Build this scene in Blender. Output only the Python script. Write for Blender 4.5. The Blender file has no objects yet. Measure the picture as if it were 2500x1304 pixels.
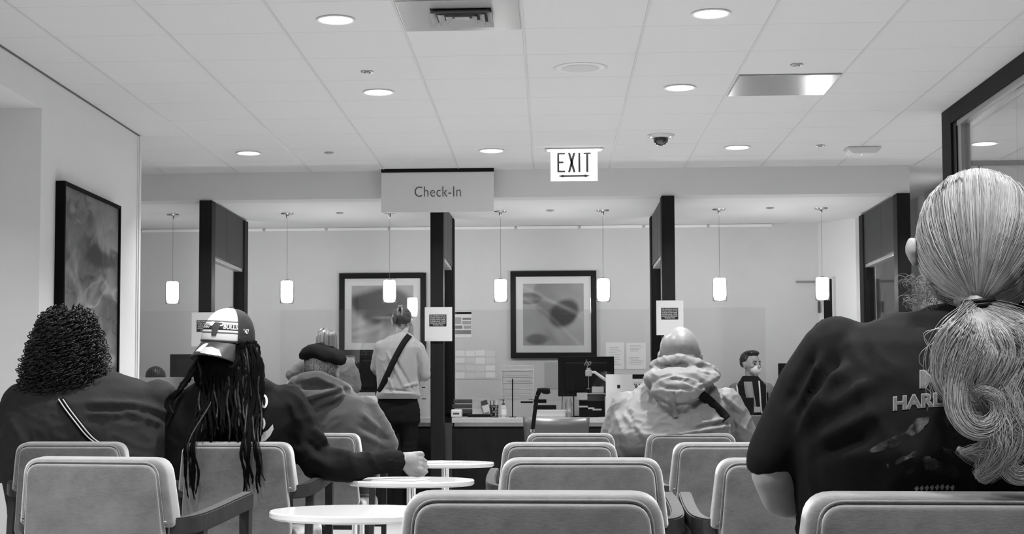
import bpy, bmesh, math, random
import numpy as np
from mathutils import Vector, Matrix, Euler, noise
S = bpy.context.scene
COL = S.collection
rnd = random.Random(7)

# ------------------------------------------------------------------ camera, exposure, world, lights
F, PX0, PY0, W, H = 3850.0, 1070.0, 748.0, 2500.0, 1304.0
CZ = 0.93                                     # camera height
VPX, VPY = 1346.0, 985.0                      # where lines running straight away from the camera meet
ROLL = math.radians(-0.06)
def cam_rot(yaw, pitch):
    return (Matrix.Rotation(yaw, 3, 'Z') @ Matrix.Rotation(math.pi/2 + pitch, 3, 'X') @ Matrix.Rotation(ROLL, 3, 'Z'))
def project_dir(R, d):
    c = R.transposed() @ Vector(d)
    return PX0 + F*c.x/-c.z, PY0 - F*c.y/-c.z
YAW, PITCH = 0.07, 0.06
for _ in range(40):
    x, y = project_dir(cam_rot(YAW, PITCH), (0, 1, 0))
    YAW += (VPX - x)/F*0.8
    PITCH += (VPY - y)/F*0.8
RC = cam_rot(YAW, PITCH)
cam_data = bpy.data.cameras.new('camera')
cam_data.sensor_width = 36.0
cam_data.lens = F*36.0/W
cam_data.shift_x = (W/2 - PX0)/W
cam_data.shift_y = (PY0 - H/2)/W
cam_data.clip_start = 0.05
cam = bpy.data.objects.new('camera', cam_data)
cam.location = (0, 0, CZ)
cam.rotation_euler = RC.to_euler()
COL.objects.link(cam)
S.camera = cam
S.view_settings.view_transform = 'Standard'
S.view_settings.look = 'None'
S.view_settings.gamma = 1
S.view_settings.use_curve_mapping = False
S.view_settings.exposure = 0.12

def ray(x, y):
    return RC @ Vector(((x-PX0)/F, -(y-PY0)/F, -1.0))
def P(x, y, D):                               # the point seen at pixel x, y on the plane Y = D
    r = ray(x, y); k = D/r.y
    return Vector((r.x*k, D, CZ + r.z*k))
def PZ(x, y, z):                              # ... on the plane Z = z
    r = ray(x, y); k = (z-CZ)/r.z
    return Vector((r.x*k, r.y*k, z))
def PXX(x, y, X):                             # ... on the plane X = X
    r = ray(x, y); k = X/r.x
    return Vector((X, r.y*k, CZ + r.z*k))

CEIL = CZ + 1.907                             # 2.837
RCEIL = CZ + 1.70                             # reception ceiling
world = bpy.data.worlds.new('world'); S.world = world
world.use_nodes = True
world.node_tree.nodes['Background'].inputs[0].default_value = (0.8, 0.8, 0.8, 1)
world.node_tree.nodes['Background'].inputs[1].default_value = 0.06

DOWN_W = 34.0
def down_light(x, y, z=CEIL-0.03, w=DOWN_W, size=0.16, spread=125):
    ld = bpy.data.lights.new('downlight_beam', 'AREA')
    ld.shape = 'DISK'; ld.size = size; ld.energy = w; ld.spread = math.radians(spread)
    lo = bpy.data.objects.new('downlight_beam', ld)
    lo.location = (x, y, z)
    COL.objects.link(lo)
    return lo

# ------------------------------------------------------------------ materials
def srgb(v):
    v = v/255.0
    return v/12.92 if v <= 0.04045 else ((v+0.055)/1.055)**2.4
MATS = {}
def mat(name, g, rough=0.6, metal=0.0, spec=0.5, emit=0.0, alpha=1.0, trans=0.0, coat=0.0, sheen=0.0):
    if name in MATS: return MATS[name]
    m = bpy.data.materials.new(name); m.use_nodes = True
    b = m.node_tree.nodes['Principled BSDF']
    b.inputs['Base Color'].default_value = (g, g, g, 1)
    b.inputs['Roughness'].default_value = rough
    b.inputs['Metallic'].default_value = metal
    b.inputs['Specular IOR Level'].default_value = spec
    b.inputs['Transmission Weight'].default_value = trans
    b.inputs['Coat Weight'].default_value = coat
    b.inputs['Sheen Weight'].default_value = sheen
    b.inputs['Alpha'].default_value = alpha
    if emit:
        b.inputs['Emission Color'].default_value = (1, 1, 1, 1)
        b.inputs['Emission Strength'].default_value = emit
    MATS[name] = m
    return m
def nodes(m): return m.node_tree.nodes, m.node_tree.links, m.node_tree.nodes['Principled BSDF']
def add_noise(m, lo, hi, scale=(40, 40, 40), detail=4, rough=0.6, bump=0.0, dist=0.002, coords='Object', p0=0.3, p1=0.7):
    """varies the surface colour between two greys with stretched noise; optional bump from the same noise"""
    n, l, b = nodes(m)
    tc = n.new('ShaderNodeTexCoord'); mp = n.new('ShaderNodeMapping'); mp.inputs['Scale'].default_value = scale
    nz = n.new('ShaderNodeTexNoise'); nz.inputs['Scale'].default_value = 1.0
    nz.inputs['Detail'].default_value = detail; nz.inputs['Roughness'].default_value = rough
    cr = n.new('ShaderNodeValToRGB')
    cr.color_ramp.elements[0].position = p0; cr.color_ramp.elements[1].position = p1
    cr.color_ramp.elements[0].color = (lo, lo, lo, 1); cr.color_ramp.elements[1].color = (hi, hi, hi, 1)
    l.new(tc.outputs[coords], mp.inputs[0]); l.new(mp.outputs[0], nz.inputs['Vector'])
    l.new(nz.outputs['Fac'], cr.inputs[0]); l.new(cr.outputs[0], b.inputs['Base Color'])
    if bump:
        bp = n.new('ShaderNodeBump'); bp.inputs['Strength'].default_value = bump; bp.inputs['Distance'].default_value = dist
        l.new(nz.outputs['Fac'], bp.inputs['Height']); l.new(bp.outputs[0], b.inputs['Normal'])
    return m

M_ceil = add_noise(mat('ceiling_tile', .72, .9, spec=.1), .70, .73, (300, 300, 300), 2, bump=.15, dist=.001)
M_grid = mat('ceiling_grid', .60, .5)
M_gridw = mat('ceiling_seam', .66, .9, spec=.1)
M_wall = add_noise(mat('wall_paint', .74, .75, spec=.2), .73, .75, (6, 6, 6), 5, bump=.03)
M_wallr = add_noise(mat('wall_paint_reception', .62, .8, spec=.2), .61, .63, (5, 5, 5), 4)
M_rceil = mat('reception_ceiling_paint', .74, .9, spec=.1)
M_beam = mat('beam_paint', .66, .85, spec=.15)
M_wood = add_noise(mat('dark_laminate', .010, .6, spec=.12), .008, .014, (30, 30, 2.2), 4, p0=.2, p1=.8)
M_woodp = add_noise(mat('partition_panel', .018, .45, spec=.2), .014, .024, (20, 20, 2.0), 4, p0=.2, p1=.8)
M_black = mat('black_plastic', .006, .45, spec=.15)
M_blackm = mat('black_matte', .006, .8, spec=.08)
M_floor = add_noise(mat('floor_vinyl', .42, .3), .38, .46, (3, 3, 3), 6)
M_white = mat('white_laminate', .62, .18, coat=.4)
M_paper = mat('paper', .46, .8, spec=.1)
M_chrome = mat('chrome', .75, .12, metal=1)
M_steel = mat('brushed_steel', .5, .3, metal=1)
M_counter = add_noise(mat('counter_laminate', .42, .35), .36, .46, (60, 60, 60), 3)
M_bulb = mat('lamp_diffuser', .9, .5, emit=9)
M_shade = mat('opal_glass', .9, .4, emit=60.0)
def glass_mat(name, rough=0.0, ior=1.45, tint=.97, mixf=.10):
    m = bpy.data.materials.new(name); m.use_nodes = True
    n, l = m.node_tree.nodes, m.node_tree.links
    n.clear()
    out = n.new('ShaderNodeOutputMaterial'); mx = n.new('ShaderNodeMixShader')
    tr = n.new('ShaderNodeBsdfTransparent'); gl = n.new('ShaderNodeBsdfGlossy'); lw = n.new('ShaderNodeLayerWeight')
    tr.inputs[0].default_value = (tint, tint, tint, 1); gl.inputs['Roughness'].default_value = rough
    lw.inputs[0].default_value = .25
    ma = n.new('ShaderNodeMath'); ma.operation = 'MULTIPLY_ADD'; ma.inputs[1].default_value = .3; ma.inputs[2].default_value = mixf
    l.new(lw.outputs['Fresnel'], ma.inputs[0]); l.new(ma.outputs[0], mx.inputs[0])
    l.new(tr.outputs[0], mx.inputs[1]); l.new(gl.outputs[0], mx.inputs[2]); l.new(mx.outputs[0], out.inputs[0])
    return m
M_glass = glass_mat('window_glass', mixf=.03)
M_acrylic = glass_mat('clear_acrylic', rough=.03, tint=.985, mixf=.03)
M_edge = mat('acrylic_edge', .7, .2)

# ------------------------------------------------------------------ mesh helpers
def link(name, me, m=None, parent=None):
    o = bpy.data.objects.new(name, me); COL.objects.link(o)
    if m is not None:
        for k in (m if isinstance(m, (list, tuple)) else [m]): me.materials.append(k)
    if parent is not None: o.parent = parent
    return o
def obj(name, bm, m=None, parent=None, smooth=False, at=None):
    """bmesh in world coordinates -> object; the mesh is shifted so its origin is the parent's (or `at`)"""
    off = Vector((0, 0, 0))
    if parent is not None:
        p = parent
        while p is not None: off += p.location; p = p.parent
    if at is not None: off = Vector(at)
    bmesh.ops.translate(bm, verts=bm.verts, vec=-off)
    if smooth:
        for f in bm.faces: f.smooth = True
    me = bpy.data.meshes.new(name); bm.to_mesh(me); bm.free()
    o = link(name, me, m, parent)
    if at is not None and parent is None: o.location = at
    return o
def thing(name, label, cat, loc=(0, 0, 0), group=None):
    o = bpy.data.objects.new(name, None); COL.objects.link(o); o.location = loc
    o.empty_display_size = .05
    o['label'] = label; o['category'] = cat
    if group: o['group'] = group
    return o
def tag(o, label, cat, group=None, kind=None):
    o['label'] = label; o['category'] = cat
    if group: o['group'] = group
    if kind: o['kind'] = kind
    return o
def struct(name, bm, m, label=None, **k):
    o = obj(name, bm, m, **k); o['kind'] = 'structure'
    if label: o['label'] = label
    return o
def B(): return bmesh.new()
def box(bm, x0, x1, y0, y1, z0, z1, bev=0.0, seg=2):
    r = bmesh.ops.create_cube(bm, size=1)
    vs = r['verts']
    for v in vs:
        v.co = Vector(((x0+x1)/2 + v.co.x*(x1-x0), (y0+y1)/2 + v.co.y*(y1-y0), (z0+z1)/2 + v.co.z*(z1-z0)))
    if bev:
        es = list({e for v in vs for e in v.link_edges})
        bmesh.ops.bevel(bm, geom=es, offset=bev, segments=seg, affect='EDGES', profile=.5)
    return bm
def cyl(bm, c, r, h, seg=32, r2=None, axis='Z'):
    r2 = r if r2 is None else r2
    k = bmesh.ops.create_cone(bm, cap_ends=True, segments=seg, radius1=r, radius2=r2, depth=h)
    M = Matrix.Identity(4)
    if axis == 'X': M = Matrix.Rotation(math.pi/2, 4, 'Y')
    if axis == 'Y': M = Matrix.Rotation(math.pi/2, 4, 'X')
    for v in k['verts']: v.co = (M @ v.co) + Vector(c)
    return bm
def lathe(bm, prof, c, seg=40):
    """prof: list of (r, z) revolved about the vertical through c"""
    rings = []
    for r, z in prof:
        if r < 1e-6: rings.append([bm.verts.new((c[0], c[1], c[2]+z))])
        else: rings.append([bm.verts.new((c[0]+r*math.cos(2*math.pi*i/seg), c[1]+r*math.sin(2*math.pi*i/seg), c[2]+z)) for i in range(seg)])
    for a, b in zip(rings, rings[1:]):
        for i in range(seg):
            j = (i+1) % seg
            if len(a) == 1 and len(b) == 1: continue
            if len(a) == 1: bm.faces.new((a[0], b[i], b[j]))
            elif len(b) == 1: bm.faces.new((a[i], a[j], b[0]))
            else: bm.faces.new((a[i], a[j], b[j], b[i]))
    return bm
def frame_of(t):
    t = t.normalized()
    up = Vector((0, 0, 1)) if abs(t.z) < .9 else Vector((1, 0, 0))
    u = t.cross(up).normalized(); v = u.cross(t).normalized()
    return u, v
def tube(bm, pts, r, seg=8, cap=True, flat=1.0):
    """tube along points; r a number or a list; flat < 1 squashes it into a ribbon"""
    pts = [Vector(p) for p in pts]; n = len(pts)
    rs = r if isinstance(r, (list, tuple)) else [r]*n
    rings = []; u = None
    for i, p in enumerate(pts):
        t = (pts[min(i+1, n-1)] - pts[max(i-1, 0)])
        if t.length < 1e-9: t = Vector((0, 0, 1))
        t.normalize()
        if u is None: u, v = frame_of(t)
        else:
            u = (u - t*u.dot(t))
            if u.length < 1e-6: u, v = frame_of(t)
            u.normalize(); v = u.cross(t).normalized()
        rings.append([bm.verts.new(p + u*rs[i]*math.cos(2*math.pi*k/seg) + v*rs[i]*flat*math.sin(2*math.pi*k/seg)) for k in range(seg)])
    for a, b in zip(rings, rings[1:]):
        for k in range(seg):
            j = (k+1) % seg
            bm.faces.new((a[k], a[j], b[j], b[k]))
    if cap:
        bm.faces.new(list(reversed(rings[0]))); bm.faces.new(rings[-1])
    return bm
def spline(ctrl, n=24):
    """Catmull-Rom through control points (tuples of any length)"""
    c = [tuple(p) for p in ctrl]; c = [c[0]] + c + [c[-1]]
    out = []; segs = len(c)-3
    for i in range(n):
        t = i/(n-1)*segs; k = min(int(t), segs-1); t -= k
        p0, p1, p2, p3 = c[k:k+4]
        out.append(tuple(.5*((2*b) + (-a+cc)*t + (2*a-5*b+4*cc-d)*t*t + (-a+3*b-3*cc+d)*t**3) for a, b, cc, d in zip(p0, p1, p2, p3)))
    return out
def prism(bm, poly, y0, y1, plane='XZ'):
    """extrudes an outline; plane XZ: poly (x, z) between Y y0..y1; XY: poly (x, y) between Z y0..y1; YZ: (y, z) between X"""
    def mk(a, b, d):
        return {'XZ': (a, d, b), 'XY': (a, b, d), 'YZ': (d, a, b)}[plane]
    v0 = [bm.verts.new(mk(a, b, y0)) for a, b in poly]; v1 = [bm.verts.new(mk(a, b, y1)) for a, b in poly]
    n = len(poly)
    bm.faces.new(v0); bm.faces.new(list(reversed(v1)))
    for i in range(n):
        j = (i+1) % n
        bm.faces.new((v0[j], v0[i], v1[i], v1[j]))
    bmesh.ops.recalc_face_normals(bm, faces=bm.faces)
    return bm
def plate(bm, p, q, t=.001, y=None):
    """thin upright sheet spanning two pixel-derived corner points p (top left), q (bottom right) at their Y"""
    return box(bm, p.x, q.x, p.y-t, p.y, q.z, p.z)
def text_mesh(bm, s, size, sx=1.0, bold=0.0, ext=.001, center=True, spacing=1.0):
    """adds lettering lying in the local XY plane (x right, y up) to bm; returns its vertices"""
    cu = bpy.data.curves.new('lettering', 'FONT'); cu.body = s; cu.size = size
    cu.extrude = ext; cu.offset = bold; cu.space_character = spacing; cu.resolution_u = 3
    if center: cu.align_x = 'CENTER'; cu.align_y = 'CENTER'
    o = bpy.data.objects.new('lettering', cu); COL.objects.link(o)
    dg = bpy.context.evaluated_depsgraph_get()
    me = bpy.data.meshes.new_from_object(o.evaluated_get(dg))
    n0 = len(bm.verts); bm.from_mesh(me); bm.verts.ensure_lookup_table()
    vs = [bm.verts[i] for i in range(n0, len(bm.verts))]
    for v in vs: v.co.x *= sx
    bpy.data.objects.remove(o); bpy.data.curves.remove(cu); bpy.data.meshes.remove(me)
    return vs
def upright_text(name, s, size, pos, m, parent=None, sx=1.0, bold=0.0, ext=.001, spacing=1.0, rot=None):
    """lettering facing the waiting area (towards -Y)"""
    bm = B(); vs = text_mesh(bm, s, size, sx, bold, ext, spacing=spacing)
    M = Matrix.Rotation(math.pi/2, 4, 'X')
    if rot is not None: M = rot.to_4x4() @ M
    for v in vs: v.co = (M @ v.co) + Vector(pos)
    return obj(name, bm, m, parent)
def dup(root, loc, label=None, group=None, rotz=0.0):
    r = root.copy(); COL.objects.link(r); r.location = loc; r.rotation_euler = (0, 0, rotz)
    if label: r['label'] = label
    if group: r['group'] = group
    for ch in list(root.children):
        c = ch.copy(); COL.objects.link(c); c.parent = r
        for g in list(ch.children):
            d = g.copy(); COL.objects.link(d); d.parent = c
    return r
# ------------------------------------------------------------------ the room
XL, XR = -2.915, 2.57                # waiting room side walls
YB = 12.80                           # face of the beam
YW = 15.1                            # reception back wall
CY_END = 16.5
bm = B(); box(bm, -8, 6, -4, CY_END, -.1, 0); struct('floor', bm, M_floor)
# left wall with an opening near the camera, ends at 10.96
bm = B(); box(bm, XL-.32, XL, 8.8, 10.96, 0, CEIL); box(bm, XL-.14, XL, -4, 8.8, 2.63, CEIL); box(bm, XL-.14, XL, -4, 5.2, 0, 2.63)
struct('wall_left', bm, M_wall)
bm = B(); box(bm, XL-.012, XL+.012, 10.93, 10.975, 0, CEIL-.001, .003); box(bm, XL-.012, XL+.006, 10.90, 10.925, 0, CEIL-.001, .002)
struct('trim_1', bm, mat('trim_paint', .72, .5), label='pale corner strip at the end of the left wall')
bm = B(); box(bm, XL-.72, XL-.70, 5.2, 8.8, 0, 2.63); box(bm, XL-.70, XL-.14, 5.2, 8.80, 2.63, 2.65); 
struct('wall_alcove', bm, M_wall)
# beam over the reception front
bm = B(); box(bm, -5.5, 2.875, YB, YB+.2, RCEIL-.02, CEIL); struct('beam', bm, M_beam)
# reception back wall and ceiling
bm = B(); box(bm, -6.2, 2.53, YW, YW+.12, 0, CEIL); struct('wall_back', bm, M_wallr)
bm = B(); box(bm, -5.5, 2.90, YB+.2, YW, RCEIL, RCEIL+.02)
struct('ceiling_reception', bm, M_rceil)
bm = B()
for k in range(15):
    x = -5.2 + k*.61
    if x+.6 > 2.5: break
    box(bm, x, x+.585, YW-.035, YW-.001, RCEIL-.030, RCEIL-.002, .004)
struct('trim_2', bm, mat('ledge_paint', .85, .5), label='white segmented ledge along the top of the reception back wall')
# angled wall with the narrow dark door at the right of reception
a = Vector((2.53, YW, 0)); b_ = Vector((2.80, YW-.42, 0))
def slab(bm, a, b, z0, z1, t=.08, ease=0.0):
    d = (b-a).normalized(); n = Vector((-d.y, d.x, 0))
    if n.y < 0: n = -n
    q = [a - n*ease, b - n*ease, b + n*t, a + n*t]
    return prism(bm, [(p.x, p.y) for p in q], z0, z1, 'XY')
bm = B(); slab(bm, a, b_, 0, RCEIL); struct('wall_right_reception', bm, M_wall)
d1 = thing('narrow_door', 'dark narrow door in the angled wall at the right end of reception', 'door', a.lerp(b_, .12))
bm = B(); slab(bm, a.lerp(b_, .17), a.lerp(b_, .42), 0, 2.09, t=-.001, ease=.02); obj('door_panel', bm, M_wood, d1)
bm = B(); slab(bm, a.lerp(b_, .42), a.lerp(b_, .46), 0, 2.11, t=-.001, ease=.03); obj('door_jamb', bm, mat('jamb_paint', .6, .5), d1)
# far left side of reception
bm = B(); box(bm, -5.6, -5.5, 10.9, YW, 0, CEIL); struct('wall_left_reception', bm, M_wall)
bm = B(); box(bm, -5.6, XL-.32, 10.80, 10.9, 0, CEIL); struct('wall_left_corner', bm, M_wall)
# corridor on the right of reception
bm = B(); box(bm, 3.40, 3.52, 12.70, CY_END, 0, CEIL); struct('wall_right_corridor', bm, M_wall)
bm = B(); box(bm, 2.9, 3.45, 16.4, 16.5, 0, CEIL); struct('wall_corridor_end', bm, M_wall)
bm = B(); box(bm, 2.88, 2.96, 14.6, 16.5, 0, CEIL); struct('wall_corridor_side', bm, M_wall)
bm = B(); box(bm, 3.40, 6, 12.62, 12.74, 0, CEIL); struct('wall_glass_room_back', bm, M_wall)
bm = B(); box(bm, 3.30, 6, 12.60, 12.62, CEIL-.04, CEIL-.001); struct('trim_3', bm, mat('grey_trim', .16, .6), label='dark strip high on the wall beyond the glazing')
bm = B(); box(bm, 5.9, 6, 3, 12.7, 0, CEIL); struct('wall_glass_room_side', bm, M_wall)

# main ceiling: tiles as one slab, lay-in grid of runners and seams
G = .61
gx = [(PZ(px, 0, CEIL).x) for px in (640, 960, 1273, 1588, 1905, 2212)]
g0 = sum(x - i*G for i, x in enumerate(gx))/6
bm = B(); box(bm, -6.2, 6, -4, CY_END, CEIL, CEIL+.05); struct('ceiling', bm, M_ceil)
bm = B()
for i in range(-6, 12):
    x = g0 + i*G
    y1 = 16.0 if x > 2.95 else YB
    y0 = -4
    if x < XL+.02: y0 = 11.0
    box(bm, x-.007, x+.007, y0, y1, CEIL-.004, CEIL+.002, .0015)
struct('trim_4', bm, M_grid, label='metal runners of the suspended ceiling grid')
yc = [PZ(1450, py, CEIL).y for py in (66, 132, 188, 237, 279)]
gy0 = sum(y - i*G for i, y in enumerate(yc))/5
bm = B()
for i in range(-14, 12):
    y = gy0 + i*G
    if y > YB-.1: break
    x0 = XL if y < 10.9 else -5.5
    box(bm, x0, XR if y < 10.4 else 3.4, y-.0022, y+.0022, CEIL-.0006, CEIL+.002)
struct('trim_5', bm, M_gridw, label='fine cross seams between the ceiling tiles')
bm = B(); box(bm, XL, XL+.006, -4, 10.96, CEIL-.010, CEIL-.0005); struct('trim_6', bm, mat('wall_angle', .12, .6), label='thin wall angle along the left wall under the ceiling')

# ------------------------------------------------------------------ glazed wall on the right
gw = thing('glazed_partition', 'dark framed floor to ceiling glazed wall on the right side', 'glass partition', (XR, 10.3, 0))
bm = B(); box(bm, XR, XR+.10, 10.26, 10.49, 0, CEIL-.002, .003); obj('frame_post', bm, M_wood, gw)
bm = B(); box(bm, XR+.012, XR+.085, 10.17, 10.26, 0, CEIL-.115, .003); obj('inner_post', bm, M_black, gw)
bm = B(); box(bm, XR+.02, XR+.08, 10.09, 10.17, 0, CEIL-.115, .003); obj('glazing_bead', bm, mat('grey_aluminium', .35, .35, metal=.6), gw)
bm = B(); box(bm, XR, XR+.10, 2.2, 10.26, CEIL-.11, CEIL-.002, .003); obj('head_rail', bm, M_wood, gw)
bm = B(); box(bm, XR+.015, XR+.08, 2.2, 10.17, CEIL-.145, CEIL-.11, .003); obj('head_bead', bm, mat('grey_aluminium', .35), gw)
bm = B(); box(bm, XR+.02, XR+.08, 2.2, 10.09, 0, .1, .003); obj('bottom_rail', bm, M_wood, gw)
for y0, y1 in ((9.0, 10.09), (7.7, 8.995), (6.4, 7.695), (5.1, 6.395), (3.8, 5.095), (2.2, 3.795)):
    bm = B(); box(bm, XR+.045, XR+.055, y0+.003, y1, .1, CEIL-.145); obj('glass_pane', bm, M_glass, gw)
bm = B(); box(bm, XR, XR+.1, -4, 2.2, 0, CEIL); struct('wall_right', bm, M_wall)

# ------------------------------------------------------------------ reception partitions (four)
def partition(name_label, xf, side, hdr_z, y1=14.35):
    """post at front (xf..xf+.106), header panel and rear post; the opening between"""
    w = .106
    t = thing('partition_screen', name_label, 'partition', (xf+w/2, YB, 0), 'dark partition screens between the check-in bays')
    top = RCEIL - .022
    bm = B(); box(bm, xf, xf+w, YB-.02, YB+.13, 0, top, .006); obj('front_post', bm, M_wood, t)
    i = .012
    bm = B(); box(bm, xf+i, xf+w-i, YB+.13, y1-.16, hdr_z, top, .003)
    obj('header_panel', bm, M_woodp, t)
    ym = (YB+y1)/2 - .12
    bm = B()
    for sx in (xf+i-.0006, xf+w-i-.0004): box(bm, sx, sx+.001, ym-.003, ym+.003, hdr_z, top-.001)
    obj('panel_seam', bm, M_black, t)
    bm = B(); box(bm, xf, xf+w, y1-.16, y1, 0, top, .004); obj('rear_post', bm, M_wood, t)
    bm = B(); box(bm, xf+.02, xf+w-.02, YB+.13, y1-.16, hdr_z-.03, hdr_z, .003); obj('opening_rail', bm, mat('grey_aluminium', .35), t)
    bm = B(); box(bm, xf+.02, xf+w-.02, y1-.20, y1-.16, .84, hdr_z-.03); obj('opening_bead', bm, M_black, t)
    bm = B(); box(bm, xf+.048, xf+.056, YB+.13, y1-.20, .84, hdr_z-.03); obj('glass_pane', bm, M_glass, t)
    bm = B(); box(bm, xf+.01, xf+w-.01, YB+.13, y1-.16, 0, .76, .003); obj('lower_panel', bm, M_woodp, t)
    return t
xs = [P(487, 600, YB).x, P(1051, 600, YB).x, P(1615, 600, YB).x, P(2190, 600, YB).x]
for x, lb in zip(xs, ('dark partition screen at the left, behind the striped cap',
                      'dark partition screen just right of the woman with the bag strap',
                      'dark partition screen behind the bald man',
                      'dark partition screen at the right end of reception')):
    partition(lb, x, 0, 2.16)
PXS = xs
# the service counters in the bays
def counter(x0, x1, label, yf=13.38):
    t = thing('service_counter', label, 'counter', ((x0+x1)/2, yf, 0), 'check-in counters between the partition screens')
    bm = B(); box(bm, x0, x1, yf, yf+.78, .765, .81, .004); obj('worktop', bm, M_counter, t)
    bm = B(); box(bm, x0+.0, x1, yf+.035, yf+.06, .0, .735, .002); obj('front_panel', bm, M_wood, t)
    bm = B(); box(bm, x0+.02, x1-.02, yf+.02, yf+.045, .735, .765); obj('reveal_strip', bm, M_steel, t)
    return t
counter(-5.4, PXS[0]-.02, 'counter in the far left bay, behind the curly-haired person')
counter(PXS[0]+.13, PXS[1]-.005, 'counter in front of the standing woman with the bag strap')
counter(PXS[1]+.135, PXS[2]-.02, 'counter in the middle bay beneath the framed print')
counter(PXS[2]+.13, PXS[3]-.02, 'counter in the right bay in front of the masked clerk')
# ------------------------------------------------------------------ ceiling fittings
LAMPS = [((820, 47), 'downlight above the left side of the room, nearest of the left pair'),
         ((924, 224), 'downlight above the Check-In sign, behind the nearest left one'),
         ((607, 373), 'downlight far left, above the striped cap'),
         ((1200, 367), 'downlight just above the right end of the Check-In sign'),
         ((1736, 32), 'downlight nearest on the right side of the ceiling'),
         ((1660, 213), 'downlight on the right, between the dome camera and the nearest right light'),
         ((1800, 359), 'downlight far right, between dome camera and access point')]
def lamp_fixture(x, y, label, z=CEIL):
    t = thing('recessed_downlight', label, 'ceiling light', (x, y, z), 'round recessed ceiling lights')
    bm = B(); lathe(bm, [(.082, -.001), (.094, -.001), (.098, -.004), (.096, -.008), (.083, -.007), (.082, -.001)], (x, y, z), 48)
    obj('trim_ring', bm, mat('lamp_ring', .8, .4), t, True)
    bm = B(); lathe(bm, [(0, -.0045), (.083, -.0045), (.083, -.0015), (0, -.0015)], (x, y, z), 48)
    obj('diffuser', bm, M_bulb, t)
    down_light(x, y, z-.012, size=.15)
    return t
for (px_, py_), lb in LAMPS:
    q = PZ(px_, py_, CEIL); lamp_fixture(q.x, q.y, lb)
q = PZ(2402, 350, CEIL); lamp_fixture(q.x, q.y, 'downlight seen through the glazed wall at the right')
for y in (5.85, 3.95, 2.05):
    for x in (-1.06, .80): down_light(x, y, CEIL-.012, size=.15)
down_light(-2.2, 3.0, CEIL-.012); down_light(-3.35, 7.6, 2.61, w=DOWN_W*.22, size=.1); down_light(1.9, 4.9, CEIL-.012, w=DOWN_W*.6)  # the alcove lamp is an added, unseen light that brightens its jamb and header
for x, y in ((4.6, 9.5), (4.6, 6)): down_light(x, y, CEIL-.012, w=DOWN_W*.7)
down_light(3.15, 13.6, CEIL-.012, w=DOWN_W*.2)

def sprinkler(px_, py_, z, label, r=.035):
    q = PZ(px_, py_, z); t = thing('sprinkler_head', label, 'sprinkler', q, 'recessed sprinkler heads')
    bm = B(); lathe(bm, [(r*.55, 0), (r, -.001), (r*1.04, -.005), (r*.95, -.007), (r*.55, -.004)], q, 32); obj('escutcheon', bm, M_steel, t, True)
    bm = B(); lathe(bm, [(0, -.012), (r*.5, -.012), (r*.52, -.009), (r*.3, -.001), (0, -.001)], q, 24); obj('cover_disc', bm, M_chrome, t, True)
sprinkler(896, 174, CEIL, 'sprinkler head between the two left downlights')
sprinkler(803, 372, CEIL, 'sprinkler head to the left of the Check-In sign')
sprinkler(1945, 157, CEIL, 'sprinkler head above the metal ceiling panel at right')
sprinkler(2002, 355, CEIL, 'sprinkler head just left of the white access point')
for px_, py_, lb in ((829, 519, 'sprinkler head in the reception ceiling left of the Check-In sign'),
                     (1343, 513, 'sprinkler head in the reception ceiling under the EXIT sign'),
                     (1880, 507, 'sprinkler head in the reception ceiling at the right bay')):
    sprinkler(px_, py_, RCEIL, lb)

def tile_cell(px_, py_):
    q = PZ(px_, py_, CEIL)
    i = math.floor((q.x-g0)/G); j = math.floor((q.y-gy0)/G)
    return g0+i*G, g0+(i+1)*G, gy0+j*G, gy0+(j+1)*G
# square louvred air diffuser
x0, x1, y0, y1 = tile_cell(1120, 40)
t = thing('air_diffuser', 'square louvred metal air diffuser in the ceiling near the top of the photo', 'air vent', ((x0+x1)/2, (y0+y1)/2, CEIL))
M_pan = mat('painted_metal', .36, .28, coat=.3, spec=.6)
bm = B(); box(bm, x0+.012, x1-.012, y0+.004, y1-.004, CEIL-.006, CEIL-.001, .002); obj('pan', bm, M_pan, t)
cx, cy = (x0+x1)/2+.01, (y0+y1)/2-.01
def sq_cone(bm, cx, cy, r0, z0, r1, z1):
    v = []
    for r, z in ((r0, z0), (r1, z1)):
        v.append([bm.verts.new((cx+sx*r, cy+sy*r, z)) for sx, sy in ((-1, -1), (1, -1), (1, 1), (-1, 1))])
    for k in range(4): bm.faces.new((v[0][k], v[0][(k+1) % 4], v[1][(k+1) % 4], v[1][k]))
bm = B(); box(bm, cx-.148, cx+.148, cy-.148, cy+.148, CEIL-.0085, CEIL-.006); obj('throat', bm, M_black, t)
for k, r in enumerate((.150, .112, .074)):
    bm = B(); sq_cone(bm, cx, cy, r, CEIL-.030, r-.026, CEIL-.008); sq_cone(bm, cx, cy, r+.002, CEIL-.030, r-.024, CEIL-.008); obj('louvre', bm, M_pan, t)
bm = B(); box(bm, cx-.036, cx+.036, cy-.036, cy+.036, CEIL-.024, CEIL-.012, .002); obj('centre_plate', bm, M_pan, t)
# solid metal access panel
x0, x1, y0, y1 = tile_cell(1915, 208)
bm = B(); box(bm, x0+.012, x1-.012, y0+.004, y1-.004, CEIL-.010, CEIL-.001, .002)
o = obj('access_panel', bm, add_noise(mat('satin_metal', .36, .22, metal=.75), .33, .40, (2, 90, 2), 2, bump=.03), at=((x0+x1)/2, (y0+y1)/2, CEIL-.01))
tag(o, 'plain shiny metal panel filling one ceiling tile at right', 'ceiling panel')
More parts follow.
